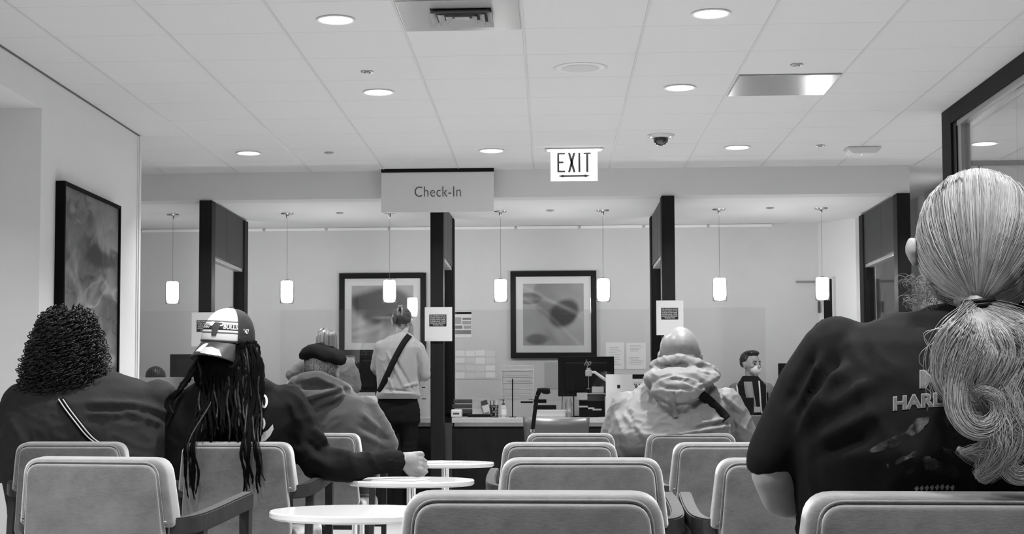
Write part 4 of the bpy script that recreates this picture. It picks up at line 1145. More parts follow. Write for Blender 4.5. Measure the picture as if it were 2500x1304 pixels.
def strands(name, paths, radii, m, parent, seg=4, idx=None, taper=.35):
    """many fine hair strands as one mesh; paths in world coordinates"""
    vs, fs, mi = [], [], []; off = np.array([0., 0., 0.]); p = parent
    while p is not None: off += np.array(p.location); p = p.parent
    ca = np.array([[math.cos(2*math.pi*k/seg), math.sin(2*math.pi*k/seg)] for k in range(seg)]); base = 0
    for si, (pt, r) in enumerate(zip(paths, radii)):
        a = np.asarray(pt, float)-off; n = len(a)
        t = np.gradient(a, axis=0); t /= np.linalg.norm(t, axis=1)[:, None]+1e-9
        ref = np.array([.31, .72, .62]); u = np.cross(t, ref); u /= np.linalg.norm(u, axis=1)[:, None]+1e-9; v = np.cross(t, u)
        rr = r*(1-(1-taper)*np.linspace(0, 1, n)**2) if np.isscalar(r) else np.asarray(r)
        ring = a[:, None, :] + rr[:, None, None]*(ca[None, :, 0:1]*u[:, None, :] + ca[None, :, 1:2]*v[:, None, :])
        vs.append(ring.reshape(-1, 3))
        for i in range(n-1):
            for k in range(seg):
                j = (k+1) % seg; fs.append((base+i*seg+k, base+i*seg+j, base+(i+1)*seg+j, base+(i+1)*seg+k))
        fs.append(tuple(base+(n-1)*seg+k for k in range(seg)))
        mi += [idx[si] if idx else 0]*((n-1)*seg+1); base += n*seg
    me = bpy.data.meshes.new(name); me.from_pydata(np.concatenate(vs).tolist(), [], fs)
    o = link(name, me, m, parent)
    me.polygons.foreach_set('material_index', mi); me.polygons.foreach_set('use_smooth', [True]*len(me.polygons)); me.update()
    return o
def hair_mat(name, g, rough=.38, spec=.5): return mat(name, g, rough, spec=spec)
# ------------------------------------------------------------------ person with curly hair, dark shirt, bag strap (left)
M_shirtA = cloth('charcoal_shirt', .030, .85)
M_black_cloth = cloth('black_cloth', .006, .9)
M_jeans = cloth('dark_jeans', .03, .85)
M_shoe = mat('dark_shoe', .02, .5)
def ring(y, xl, xr, D, ry):
    a, b = P(xl, y, D), P(xr, y, D)
    return (((a.x+b.x)/2, D, a.z), (b.x-a.x)/2, ry)
def low(x, D, z, rx, ry): return ((x, D, z), rx, ry)
DA = ROW[2]+.27
pA = person('person with shoulder-length dark curls seen from behind, wearing a dark shirt and striped bag strap', (P(175, 1000, DA).x, DA, 0))
xa = pA.location.x
bm = B()
loft(bm, [low(xa, DA+.02, .47, .25, .18), ring(1180, 10, 425, DA, .19), ring(1110, -5, 430, DA, .19), ring(1040, 5, 420, DA, .185), ring(985, 20, 408, DA, .165), ring(945, 40, 385, DA, .12), ring(918, 95, 315, DA, .085), ring(895, 150, 235, DA, .06)])
sl, sr = P(52, 985, DA), P(385, 975, DA)
el, er = P(15, 1135, DA+.05), P(412, 1160, DA+.10)
limb(bm, [(sl, .085), (el, .082)]); limb(bm, [(sr, .085), (er, .075)])
wl, wr = V(el.x+.02, DA+.32, .70), V(er.x-.02, DA+.34, .66)
limb(bm, [(el, .078), (el.lerp(wl, .55), .062)]); limb(bm, [(er, .07), (er.lerp(wr, .55), .058)])
def pp(x, y, D): return tuple(P(x, y, D))
DF = DA-.17
shirtA = skin_over('shirt', bm, .0105, 7, M_shirtA, pA, ripple=.004, rscale=(7, 7, 18), seed=2.2, folds=[
    (pp(215, 985, DF), pp(330, 985, DF), .012, .016), (pp(330, 985, DF), pp(420, 1010, DF+.06), .012, .016), (pp(215, 1012, DF), pp(305, 1012, DF), .009, .013), (pp(300, 1000, DF), pp(350, 1020, DF), .010, .014), (pp(350, 1020, DF), pp(395, 1035, DF+.04), .009, .012),
    (pp(215, 998, DF), pp(330, 998, DF), .010, -.012), (pp(250, 965, DF), pp(380, 975, DF), .016, -.008), (pp(20, 1000, DF+.05), pp(60, 1100, DF), .02, .010)])
bm = B()
qA, RA = head_prims(bm, P(168, 845, DA+.03), 0, 1.0)
limb(bm, [(qA(0, -.01, -.05), .062), (P(180, 940, DA), .07)])
loft(bm, [low(xa, DA+.02, .50, .2, .13), low(xa, DA, .75, .22, .14), low(xa, DA, .95, .2, .11), low(xa, DA, 1.03, .10, .07)])
limb(bm, [(el.lerp(wl, .3), .045), (wl, .03)]); limb(bm, [(er.lerp(wr, .3), .045), (wr, .03)])
hand_prims(bm, wl, (.2, 1, -.5), (0, .4, 1), (1, 0, 0), .5); hand_prims(bm, wr, (-.2, 1, -.5), (0, .4, 1), (-1, 0, 0), .5)
lower_skin(bm, xa, DA)
skin_over('body', bm, .0075, 4, M_skin_m, pA); eyes(pA, qA)
seated_lower(pA, None, xa, DA, wid=.24, m_tr=M_jeans, m_shoe=M_shoe, thick=.10)
# bag strap: dark webbing with two pale stripes over the back
c_ = [(148, 975), (165, 1000), (188, 1030), (212, 1060), (232, 1078), (262, 1092)]
def back_y(o, x, z, fallback):
    hit, loc, nor, _ = o.ray_cast(Vector((x, -2, z))-o.matrix_world.translation if False else Vector((x, -2, z))-Vector(off_of(o)), Vector((0, 1, 0)))
    return loc.y + off_of(o)[1] if hit else fallback
def off_of(o):
    v = Vector(o.location); p = o.parent
    while p is not None: v += p.location; p = p.parent
    return v
def on_back(o, px_, py_, D, lift=.004):
    """point on the surface of o that lies on the line of sight through the pixel"""
    d = ray(px_, py_).normalized(); of = off_of(o)
    hit, loc, nor, _ = o.ray_cast(Vector((0, 0, CZ))-of, d)
    return (loc+of - d*lift) if hit else P(px_, py_, D)
def ribbon(name, o, px_list, width, D, m, parent, lift=.004, n=22):
    c = spline(px_list, n); bm = B(); prev = None
    pts = [on_back(o, x, y, D, lift) for x, y in c]
    for _ in range(14):
        ys = [p.y for p in pts]
        for i in range(1, n-1):
            q = min(ys[i], .5*ys[i]+.25*(ys[i-1]+ys[i+1])); k = q/pts[i].y; pts[i] = Vector((pts[i].x*k, q, CZ+(pts[i].z-CZ)*k))
    rings = []
    for i, p in enumerate(pts):
        t = (pts[min(i+1, n-1)]-pts[max(i-1, 0)]).normalized(); s = t.cross(Vector((0, 1, 0))).normalized()
        a = p - s*width/2; b = p + s*width/2; th = Vector((0, -.0025, 0))
        rings.append([bm.verts.new(a), bm.verts.new(b), bm.verts.new(b+th), bm.verts.new(a+th)])
    for a, b in zip(rings, rings[1:]):
        for k in range(4): bm.faces.new((a[k], a[(k+1) % 4], b[(k+1) % 4], b[k]))
    bm.faces.new(rings[0][::-1]); bm.faces.new(rings[-1]); bmesh.ops.recalc_face_normals(bm, faces=bm.faces)
    return obj(name, bm, m, parent, True)
bpy.context.view_layer.update()
st = ribbon('bag_strap', shirtA, c_, .032, DF, M_blackm, pA, .006)
for dx in (-5.2, 5.2):
    r_ = ribbon('strap_stripe', shirtA, [(x+dx, y-abs(dx)*.2) for x, y in c_], .0045, DF, mat('strap_white', .55, .6), pA, .0095)
    r_['label'] = 'pale stripe along the dark strap'
# curls
M_curl = hair_mat('dark_curls', .006, .36, .3); M_curl2 = hair_mat('dark_curls_lit', .014, .30, .55)
bm = B(); hc = P(168, 838, DA)
add_ball(bm, hc, (.118, .118, .135)); add_ball(bm, P(165, 895, DA-.02), (.150, .115, .11)); add_ball(bm, P(168, 945, DA-.04), (.155, .088, .062))
skin_over('hair_mass', bm, .009, 5, M_curl, pA, ripple=.012, rscale=(30, 30, 30))
rnd.seed(11); paths = []; rad = []; idx = []
def hairL(y):   # outline of the hair in the photo: left and right x for a row
    t = [(737, 150, 190), (755, 112, 225), (790, 92, 252), (840, 72, 262), (890, 58, 272), (935, 50, 285), (965, 58, 278), (985, 85, 240), (1000, 100, 215)]
    return (np.interp(y, [k[0] for k in t], [k[1] for k in t]), np.interp(y, [k[0] for k in t], [k[2] for k in t]))
N = 1400
for i in range(N):
    y0 = 742 + 225*rnd.random()**.85; l_, r_ = hairL(y0)
    th = math.acos(rnd.uniform(-1, 1)); front = rnd.random() < .78
    cx_ = (l_+r_)/2; hw = (r_-l_)/2*rnd.uniform(.86, .99)
    p = P(cx_+hw*math.cos(th), y0, DA); rz_ = abs(math.sin(th)); depth = (.125 if y0 < 900 else .105)*min(1, .35+(y0-737)/70)
    start = V(p.x, DA + (-depth if front else depth*.8)*rz_ - .01, p.z)
    ln = rnd.uniform(.05, .10); nn = 26; turns = ln/rnd.uniform(.018, .034); hr = rnd.uniform(.005, .0125); ph = rnd.uniform(0, 6.3)
    out = V((start.x-hc.x)*.9, (start.y-hc.y)*.9, 0)
    out = out.normalized() if out.length > 1e-4 else V(0, -1, 0)
    pts = []
    for k in range(nn):
        s = k/(nn-1); a_ = ph+turns*2*math.pi*s
        cpt = start + out*(.018*math.sin(s*2.2)) + V(0, 0, -ln*s) + V(.006*math.sin(9*s+ph), 0, 0)
        side = V(-out.y, out.x, 0); h2 = hr*(.5+.5*min(1, 4*s))
        pts.append(cpt + side*h2*math.cos(a_) + out*h2*math.sin(a_) + V(0, 0, .25*h2*math.sin(a_)))
    paths.append([tuple(q) for q in pts]); rad.append(rnd.uniform(.0016, .0028)); idx.append(0 if rnd.random() < .6 else 1)
strands('curls', paths, rad, [M_curl, M_curl2], pA, 5, idx)

# ------------------------------------------------------------------ person in the striped cap with long locs, arm stretched over the table
M_hoodB = cloth('black_hoodie', .006, .85, spec=.1)
DB = ROW[2]+.27
pB = person('person in a striped cap with very long locs, arm stretched over the table', (P(560, 1000, DB).x, DB, 0))
xb = pB.location.x
bm = B()
loft(bm, [low(xb, DB+.02, .47, .22, .16), ring(1180, 405, 715, DB, .165), ring(1110, 400, 725, DB, .165), ring(1040, 405, 735, DB, .165), ring(990, 425, 735, DB, .15), ring(955, 450, 705, DB, .115), ring(930, 480, 660, DB, .085), ring(905, 520, 610, DB, .065)])
slB, srB = P(440, 995, DB), P(700, 985, DB)
elB = P(415, 1140, DB+.06); wlB = V(elB.x+.08, DB+.34, .66)
limb(bm, [(slB, .078), (elB, .07)]); limb(bm, [(elB, .066), (elB.lerp(wlB, .9), .048)])
erB = P(775, 1132, DB-.03); wrB = P(958, 1127, 6.22)
limb(bm, [(srB, .083), (P(742, 1060, DB-.01), .078), (erB, .070)]); limb(bm, [(erB, .068), (P(860, 1142, 6.15), .060), (P(905, 1132, 6.2), .050), (P(950, 1126, 6.22), .044)])
hood = [(P(540, 945, DB-.08), .05), (P(600, 955, DB-.11), .055), (P(642, 952, DB-.06), .045)]
limb(bm, hood)
DFb = DB-.15
hoodB = skin_over('hoodie', bm, .0095, 6, M_hoodB, pB, ripple=.0035, rscale=(9, 9, 16), seed=5.5, folds=[
    (pp(700, 975, DFb), pp(735, 1040, DFb), .014, .014), (pp(725, 965, DFb), pp(765, 1040, DFb), .012, .012), (pp(760, 1045, 5.98), pp(798, 1085, 6.0), .014, .018), (pp(745, 1075, 5.98), pp(790, 1110, 6.0), .012, -.012),
    (pp(800, 1090, 6.0), pp(850, 1105, 6.05), .014, .016), (pp(850, 1080+18, 6.1), pp(868, 1150, 6.1), .012, .014), (pp(890, 1098, 6.15), pp(915, 1135, 6.15), .010, .013), (pp(720, 1090, DFb), pp(820, 1150, DFb), .018, .014), (pp(700, 1060, DFb), pp(760, 1120, DFb), .014, -.010)])
bm = B(); limb(bm, [(P(930, 1127, 6.22), .049), (P(966, 1126, 6.22), .0465)]); skin_over('cuff', bm, .006, 2, M_hoodB, pB, fn=lambda co, nr: .0012*np.sin(co[:, 2]*900))
bm = B()
hB = P(566, 855, DB+.01)
qB, RB = head_prims(bm, hB, .35, 1.0)
limb(bm, [(qB(0, -.01, -.05), .06), (P(565, 950, DB), .065)])
loft(bm, [low(xb, DB+.02, .50, .17, .12), low(xb, DB, .75, .18, .12), low(xb, DB, .93, .19, .11), low(xb, DB, 1.0, .09, .07)])
limb(bm, [(elB.lerp(wlB, .5), .040), (wlB, .028)]); hand_prims(bm, wlB, (.3, 1, -.4), (0, .4, 1), (1, 0, 0), .5)
limb(bm, [(erB, .045), (P(900, 1130, 6.2), .036), (P(968, 1126, 6.22), .029), (P(978, 1124, 6.22), .028)])
W_ = P(974, 1124, 6.22)
# loosely closed fist, back of the hand to the viewer, fingers folded away at the right
hand_prims(bm, W_, (.93, .05, -.06), (-.12, -.95, .25), (0, -.20, -1), 1.75, 1.04, .02, .9)
lower_skin(bm, xb, DB)
M_skinB = add_noise(mat('skin_hand_light', .21, .55, spec=.25), .195, .225, (30, 30, 30), 4, p0=.2, p1=.8)
skin_over('body', bm, .0046, 4, M_skinB, pB); eyes(pB, qB)
seated_lower(pB, None, xb, DB, wid=.20, m_tr=M_black_cloth, m_shoe=M_shoe, thick=.09)
# printed marks on the back of the hoodie
bpy.context.view_layer.update()
def decal_on(name, o, polys, D, m, parent, lift=.004, sub=2):
    """flat printed shapes given as pixel outlines, laid on the surface of o"""
    bm = B()
    for poly in polys:
        vs = [bm.verts.new((x, y, 0)) for x, y in poly]
        try: bm.faces.new(vs)
        except ValueError: pass
    bmesh.ops.triangulate(bm, faces=bm.faces)
    if sub: bmesh.ops.subdivide_edges(bm, edges=bm.edges, cuts=sub, use_grid_fill=True)
    for v in bm.verts: v.co = on_back(o, v.co.x, v.co.y, D, lift)
    return obj(name, bm, m, parent)
def arc_band(cx, cy, rx, ry, a0, a1, w, n=16):
    o_ = []; i_ = []
    for k in range(n+1):
        t = math.radians(a0+(a1-a0)*k/n)
        o_.append((cx+rx*math.cos(t), cy+ry*math.sin(t))); i_.append((cx+(rx-w)*math.cos(t), cy+(ry-w)*math.sin(t)))
    return [[o_[k], o_[k+1], i_[k+1], i_[k]] for k in range(n)]
M_prt = mat('white_screen_print', .45, .7)
decal_on('back_print', hoodB, arc_band(645, 980, 9, 17, 0, 360, 5.5), DFb, M_prt, pB, sub=1)
decal_on('back_print', hoodB, arc_band(640, 1034, 8, 15, -100, 100, 5), DFb, M_prt, pB, sub=1)
decal_on('back_print', hoodB, [[(640, 1058), (654, 1050), (666, 1036), (668, 1048), (660, 1064), (648, 1076), (636, 1079)]], DFb, M_prt, pB, sub=3)
decal_on('back_print', hoodB, arc_band(566, 963, 17, 8, 90, 290, 3.5), DFb, mat('grey_screen_print', .22, .7), pB, sub=1)
decal_on('back_print', hoodB, [[(570, 1029), (576, 1027), (581, 1050), (577, 1058)], [(588, 1044), (596, 1026), (603, 1028), (594, 1052)], [(628, 985), (636, 988), (632, 992), (627, 1000)]], DFb, mat('grey_screen_print', .22), pB, sub=1)

# cap, worn backwards: front panels and bill towards the viewer
CW = .345                                             # how far the cap is turned
cC = P(556, 838, DB-.005); crx, cry, crz = .107, .112, .140
def cap_pt(az, el, k=1.0, rz=crz):
    """az 0 faces the viewer (-Y), positive towards +X; el 0 at the rim"""
    ce = math.cos(el)**.80; se = math.sin(el)**.95 if el > 0 else 0
    x = crx*ce*math.sin(az)*k; y = -cry*ce*math.cos(az)*k; z = rz*se*k
    c_, s_ = math.cos(-CW), math.sin(-CW)
    x, y = x*c_ - y*s_, x*s_ + y*c_
    # lean: the crown tips back towards the right
    return cC + Vector((x+.10*z, y+.02*z, z-.0*x+.02*y - .06*x))
def cap_patch(az0, az1, el0, el1, k=1.0, na=20, ne=14, th=.003):
    bm = B(); g = []
    for kk in (k, k-th/.11):
        g.append([[bm.verts.new(cap_pt(az0+(az1-az0)*i/na, el0+(el1-el0)*j/ne, kk)) for i in range(na+1)] for j in range(ne+1)])
    for s, gr in enumerate(g):
        for j in range(ne):
            for i in range(na):
                f = (gr[j][i], gr[j][i+1], gr[j+1][i+1], gr[j+1][i]); bm.faces.new(f if s == 0 else f[::-1])
    def edge(a, b): 
        for (p, q), (r, s) in zip(zip(a, a[1:]), zip(b, b[1:])): bm.faces.new((p, r, s, q))
    edge(g[0][0], g[1][0]); edge(g[1][-1], g[0][-1])
    edge([r[0] for r in g[1]], [r[0] for r in g[0]]); edge([r[-1] for r in g[0]], [r[-1] for r in g[1]])
    bmesh.ops.remove_doubles(bm, verts=bm.verts, dist=.0002); bmesh.ops.recalc_face_normals(bm, faces=bm.faces)
    return bm
H2 = math.pi/2
cap = obj('cap', cap_patch(-.92, .92, 0, H2*.985, 1.0, 26, 18), mat('cap_white', .55, .6), pB, True)
M_capm = mat('cap_mesh', .02, .8); add_noise(M_capm, .002, .014, (320, 320, 320), 0, bump=.5, p0=.45, p1=.55)
obj('mesh_back', cap_patch(.92, math.tau-.92, 0, H2*.985, .995, 50, 18), M_capm, cap, True)
def band(name, e0, e1, m, k): obj(name, cap_patch(-.915, .915, e0, e1, k, 26, 3, .0012), m, cap, True)
M_capg = mat('cap_grey', .09, .7); M_capb = mat('cap_black', .012, .7)
band('grey_stripe', .60, .645, M_capg, 1.004); band('black_stripe', .345, .52, M_capb, 1.004); band('grey_stripe', .245, .285, M_capg, 1.004); band('rim_band', -.0, .055, M_capb, 1.005)
def cap_decal(name, polys, m, k=1.012):
    poly_cuts = 3
    bm = B()
    for poly in polys:
        vs = [bm.verts.new((a, e, 0)) for a, e in poly]
        bm.faces.new(vs)
    bmesh.ops.triangulate(bm, faces=bm.faces); bmesh.ops.subdivide_edges(bm, edges=bm.edges, cuts=poly_cuts, use_grid_fill=True)
    for v in bm.verts: v.co = cap_pt(v.co.x, v.co.y, k)
    return obj(name, bm, m, cap)
# bull's head emblem: horns, forehead, muzzle
hm = [(0, .575), (.13, .57), (.27, .525), (.25, .48), (.17, .465), (.16, .38), (.13, .30), (.095, .255), (.125, .215), (.09, .165), (0, .155)]
head_ = hm + [(-a, e) for a, e in hm[::-1][1:-1]]
cap_decal('bull_emblem', [head_], mat('emblem_dark', .035, .6), 1.014)
horn = [(.09, .585), (.25, .60), (.31, .585), (.335, .545), (.33, .50), (.30, .465), (.24, .45), (.17, .455), (.19, .485), (.25, .49), (.275, .52), (.27, .555), (.22, .565), (.09, .56)]
cap_decal('emblem_horn', [horn], mat('cap_white', .8), 1.016); cap_decal('emblem_horn', [[(-a, e) for a, e in horn]], mat('cap_white', .8), 1.016)
def cap_text(s, az, el, size, m, sx=1.0):
    bm = B(); vs = text_mesh(bm, s, size, sx, .0007, 0.0)
    bmesh.ops.triangulate(bm, faces=bm.faces); bmesh.ops.subdivide_edges(bm, edges=bm.edges, cuts=1); vs = list(bm.verts)
    for v in vs: v.co = cap_pt(az + v.co.x/.107, el + v.co.y/.135, 1.013)
    return obj('lettering', bm, m, cap)
cap_text('BULLS', .62, .432, .024, mat('cap_white', .8), .95); cap_text('CHICAGO', -.66, .440, .022, mat('cap_white', .8), .75)
cap_text("'47", 1.28, .33, .026, mat('cap_white', .8), .9)
# bill
def bill_pt(u, w, dz=0):
    """u -1..1 across, w 0..1 outwards"""
    az = u*.86; base = cap_pt(az, .0, 1.0)
    out = cap_pt(az*.55, .0, 1.0) - cC; out.z = 0; out.normalize()
    L = .075*(1-.62*abs(u)**3.0)
    return base + out*L*w + Vector((0, 0, -.052*w - .020*u*u*(.3+w) + .004*math.sin(w*3) + dz))
bm = B(); nu, nw = 26, 8
g = [[[bm.verts.new(bill_pt(-1+2*i/nu, j/nw, dz)) for i in range(nu+1)] for j in range(nw+1)] for dz in (.002, -.002)]
for s_, gr in enumerate(g):
    for j in range(nw):
        for i in range(nu):
            f = (gr[j][i], gr[j][i+1], gr[j+1][i+1], gr[j+1][i]); bm.faces.new(f)
for i in range(nu): bm.faces.new((g[0][-1][i], g[0][-1][i+1], g[1][-1][i+1], g[1][-1][i]))
for j in range(nw):
    for e_ in (0, -1): bm.faces.new((g[0][j][e_], g[0][j+1][e_], g[1][j+1][e_], g[1][j][e_]))
bmesh.ops.recalc_face_normals(bm, faces=bm.faces)
bill = obj('bill', bm, mat('bill_grey', .02, .45, spec=.3), cap, True)
def bill_decal(name, poly, m, lift=.0032):
    bm = B(); bm.faces.new([bm.verts.new((u, w, 0)) for u, w in poly]); bmesh.ops.triangulate(bm, faces=bm.faces)
    bmesh.ops.subdivide_edges(bm, edges=bm.edges, cuts=2, use_grid_fill=True)
    for v in bm.verts: v.co = bill_pt(v.co.x, v.co.y, lift)
    obj(name, bm, m, cap)
bill_decal('size_sticker', [(-.34, .30), (-.22, .18), (-.10, .22), (-.08, .45), (-.12, .86), (-.42, .80)], mat('sticker', .42, .4))
bill_decal('foil_sticker', [(-.08, .55), (.15, .48), (.45, .62), (.60, .95), (.2, .99), (-.12, .93)], mat('foil_sticker', .42, .3, metal=.3))
bm = B(); tp = cap_pt(0, H2, 1.0); lathe(bm, [(.011, -.002), (.010, .004), (0, .007)], (tp.x, tp.y, tp.z), 16); obj('top_button', bm, M_capb, cap, True)
# locs
M_loc = hair_mat('black_locs', .002, .8, .03); M_loc2 = hair_mat('black_locs_shine', .005, .5, .14)
bm = B(); add_ball(bm, P(570, 868, DB-.0), (.112, .110, .100)); add_ball(bm, P(550, 915, DB-.06), (.125, .10, .105)); add_ball(bm, P(545, 1000, DB-.13), (.105, .05, .12)); add_ball(bm, P(545, 1060, DB-.155), (.07, .03, .09))
skin_over('hair_mass', bm, .009, 5, M_loc, pB, ripple=.012, rscale=(45, 45, 5), seed=1)
rnd.seed(21); paths = []; rad = []; idx = []
def loc_path(ctrl, r, jit=.004, n=30):
    c = spline(ctrl, n); ph = rnd.uniform(0, 6); f1 = rnd.uniform(14, 22)
    paths.append([(x+jit*math.sin(f1*k/n+ph), y+jit*math.cos(f1*.8*k/n+ph), z) for k, (x, y, z) in enumerate(c)])
    kn = np.array([1+.22*math.sin(k*2.7+ph)+.12*math.sin(k*1.1) for k in range(n)]); tp_ = np.interp(np.arange(n), [0, n*.85, n-1], [1, .85, .35]); rad.append(list(r*kn*tp_)); idx.append(0 if rnd.random() < .75 else 1)
DCH = ROW[2]-.072       # hanging behind the chair back
def loc_px(pts, r=.0055): loc_path([pp(x, y, d) for x, y, d in pts], r)
for i in range(34):      # cover of the back of the head down to the chair
    x0 = rnd.uniform(488, 628); x1 = 560+(x0-560)*rnd.uniform(.8, 1.1)+rnd.uniform(-12, 12); 
    loc_px([(x0, 850, DB-.05), (x0+(x1-x0)*.3, 900, DB-.13), (x1-4, 980, DB-.18), (x1, rnd.uniform(1040, 1085), ROW[2]-.01+rnd.uniform(0, .02))], rnd.uniform(.005, .0075))
for i in range(7):       # hanging bundle on the left, over the chair back
    x1 = 452+rnd.uniform(0, 34)
    loc_px([(520+i*4, 842, DB-.06), (500+i*4, 890, DB-.125), (485+i*5, 980, DB-.18), (x1-3+rnd.uniform(-3, 3), 1085, DCH-.004), (x1, 1150, DCH), (x1+rnd.uniform(-4, 6), rnd.uniform(1185, 1226), DCH)], rnd.uniform(.0042, .006))
for i in range(11):      # right bundle
    x1 = 582+rnd.uniform(0, 52)
    loc_px([(580+i*4, 842, DB-.06), (592+i*4, 885, DB-.125), (600+i*3, 980, DB-.18), (x1-2, 1085, DCH-.004), (x1+2, 1150, DCH), (x1+rnd.uniform(0, 8), rnd.uniform(1175, 1212), DCH)], rnd.uniform(.0042, .0062))
loc_px([(612, 842, DB-.03), (625, 890, DB-.06), (632, 1000, DB-.16), (632, 1090, DCH-.004), (640, 1145, DCH), (645, 1175, DCH)], .0042)
for i in range(9):       # right side over the shoulder
    loc_px([(606+i*1.5, 838, DB-.01), (620+i*3, 905, DB-.09), (628+i*4-20, 960, DB-.16), (625+i*3-10, 1030+i*4, DB-.18)], rnd.uniform(.0045, .006))
for i in range(8):       # left side sweeping outwards over the shoulder
    k = rnd.uniform(0, 1)
    loc_px([(482+6*k, 868, DB-.01), (462+12*k, 905, DB-.03), (432+22*k, 945, DB-.09), (398+28*k, 975+6*k, DB-.12), (400+30*k, 1010, DB-.16)], rnd.uniform(.005, .0065))
strands('locs', paths, rad, [M_loc, M_loc2], pB, 7, idx)
# ------------------------------------------------------------------ man in a dark beret
M_hoodC = cloth('grey_hoodie', .05, .9, sheen=.2)
DC = ROW[3]+.27
pC = person('man in a dark beret and dark grey hooded sweatshirt, seated behind the farthest table', (P(800, 1000, DC).x, DC, 0))
xc = pC.location.x
bm = B()
loft(bm, [low(xc+.04, DC+.02, .47, .20, .16), ring(1160, 700, 925, DC, .17), ring(1110, 690, 935, DC, .175), ring(1060, 700, 940, DC, .175), ring(1010, 705, 920, DC, .165), ring(975, 715, 895, DC, .14), ring(955, 725, 860, DC, .11), ring(935, 740, 840, DC, .09)])
slC, srC = P(722, 990, DC), P(893, 1000, DC)
erC = P(945, 1085, DC+.0); wrC = P(925, 1135, DC+.26)
limb(bm, [(srC, .070), (P(925, 1050, DC), .068), (erC, .062)]); limb(bm, [(erC, .060), (wrC, .045)])
elC = P(705, 1100, DC+.05); wlC = P(730, 1130, DC+.30); limb(bm, [(slC, .07), (elC, .062)]); limb(bm, [(elC, .058), (wlC, .045)])
# hood lying in folds round the neck
limb(bm, [(P(722, 940, DC-.05), .045), (P(742, 930, DC-.10), .042), (P(775, 920, DC-.12), .036), (P(812, 935, DC-.11), .036), (P(838, 950, DC-.05), .04), (P(845, 955, DC+.04), .035)])
limb(bm, [(P(735, 960, DC-.11), .045), (P(775, 965, DC-.14), .045), (P(820, 960, DC-.11), .045)])
DFc = DC-.17
hoodC = skin_over('hoodie', bm, .0095, 5, M_hoodC, pC, ripple=.004, rscale=(10, 10, 16), seed=8.1, folds=[
    (pp(742, 928, DC-.13), pp(775, 921, DC-.15), .008, .010), (pp(775, 921, DC-.15), pp(835, 950, DC-.12), .008, .012), (pp(730, 948, DC-.14), pp(800, 945, DC-.17), .009, -.014), (pp(740, 985, DFc), pp(835, 955, DFc), .012, -.018), (pp(735, 975, DC-.16), pp(830, 950, DC-.15), .010, .014),
    (pp(740, 1020, DFc), pp(830, 975, DFc), .013, -.012), (pp(755, 1000, DFc), pp(840, 962, DFc), .011, .010), (pp(880, 1010, DFc+.05), pp(930, 1050, DFc+.1), .014, .012), (pp(870, 1040, DFc), pp(955, 1075, DFc+.1), .014, -.010), (pp(880, 1060, DFc), pp(950, 1095, DFc+.1), .014, .010)])
bm = B(); hC = P(788, 905, DC)
qC, RCc = head_prims(bm, hC, -.25, 1.0, pitch=-.12)
limb(bm, [(qC(0, -.01, -.05), .058), (P(785, 950, DC), .062)])
loft(bm, [low(xc, DC+.02, .50, .16, .12), low(xc, DC, .75, .17, .12), low(xc, DC, .93, .17, .10), low(xc, DC, 1.0, .09, .07)])
for e_, w_, t_ in ((erC, wrC, -1), (elC, wlC, 1)):
    limb(bm, [(e_.lerp(w_, .3), .038), (w_, .028)]); hand_prims(bm, w_, (-.2*t_*-1, 1, -.3), (0, .3, 1), (t_, 0, 0), .6)
lower_skin(bm, xc, DC)
skin_over('body', bm, .0062, 3, M_skin_l, pC); eyes(pC, qC)
seated_lower(pC, None, xc, DC, wid=.19, m_tr=M_jeans, m_shoe=M_shoe)
# beret: soft disc with a drooping rim
cB = P(788, 872, DC-.005)
prof = [(0, .066), (.045, .064), (.085, .052), (.112, .032), (.124, .008), (.120, -.014), (.104, -.022), (.090, -.018), (.0, -.018)]
bm = B(); lathe(bm, prof, (0, 0, 0), 56)
bmesh.ops.subdivide_edges(bm, edges=bm.edges, cuts=1)
for v in bm.verts:
    a_ = math.atan2(v.co.y, v.co.x); r_ = math.hypot(v.co.x, v.co.y)
    v.co.z += .012*math.exp(-((a_-2.0)/.5)**2)*(r_ < .1) - .012*max(0, math.cos(a_+.55))*r_/.12 + .006*math.sin(3*a_+.6)*r_/.12 + .010*noise.noise(v.co*16)
    v.co = Euler((-.05, .10, 0)).to_matrix() @ v.co + cB + Vector((0, 0, .0))
M_beret = cloth('beret_wool', .006, .95)
br_ = obj('beret', bm, M_beret, pC, True)
bm = B(); tube(bm, [qC(-.078, -.01, .05), qC(-.080, -.05, .047), qC(-.04, -.102, .042), qC(.04, -.102, .042), qC(.080, -.05, .047), qC(.078, .0, .05)], .007, 8); obj('leather_band', bm, M_blackm, br_, True)
# short grey hair at the back
rnd.seed(31); paths = []; rad = []; idx = []
for i in range(1500):
    az = rnd.uniform(-1.5, 1.5); el = rnd.uniform(-.50, .42)
    n_ = V(math.sin(az)*math.cos(el), -math.cos(az)*math.cos(el), math.sin(el)); b0 = V(n_.x*.074, n_.y*.098-.012, n_.z*.088+.028)
    d_ = V(rnd.uniform(-.3, .3)+.25*math.copysign(1, az), -.15, -1)
    p_ = [qC(*(b0+n_*.002+d_*s*.008+n_*.006*math.sin(s*.9))) for s in range(4)]
    paths.append([tuple(k) for k in p_]); rad.append(.0013); idx.append(rnd.choice([0, 0, 1]))
strands('hair', paths, rad, [hair_mat('grey_hair_light', .34, .6), hair_mat('grey_hair_dark', .22, .6)], pC, 3, idx)
bm = B(); tube(bm, [qC(.080, .03, -.035), qC(.092, -.002, -.030), qC(.095, -.014, -.005), qC(.090, -.004, .018)], .0016, 6); m1_ = obj('mask_loop', bm, M_paper, pC)
bm = B(); add_ball(bm, qC(0, .088, -.055), (.052, .034, .042), RCc); skin_over('face_mask', bm, .006, 2, M_paper, pC)

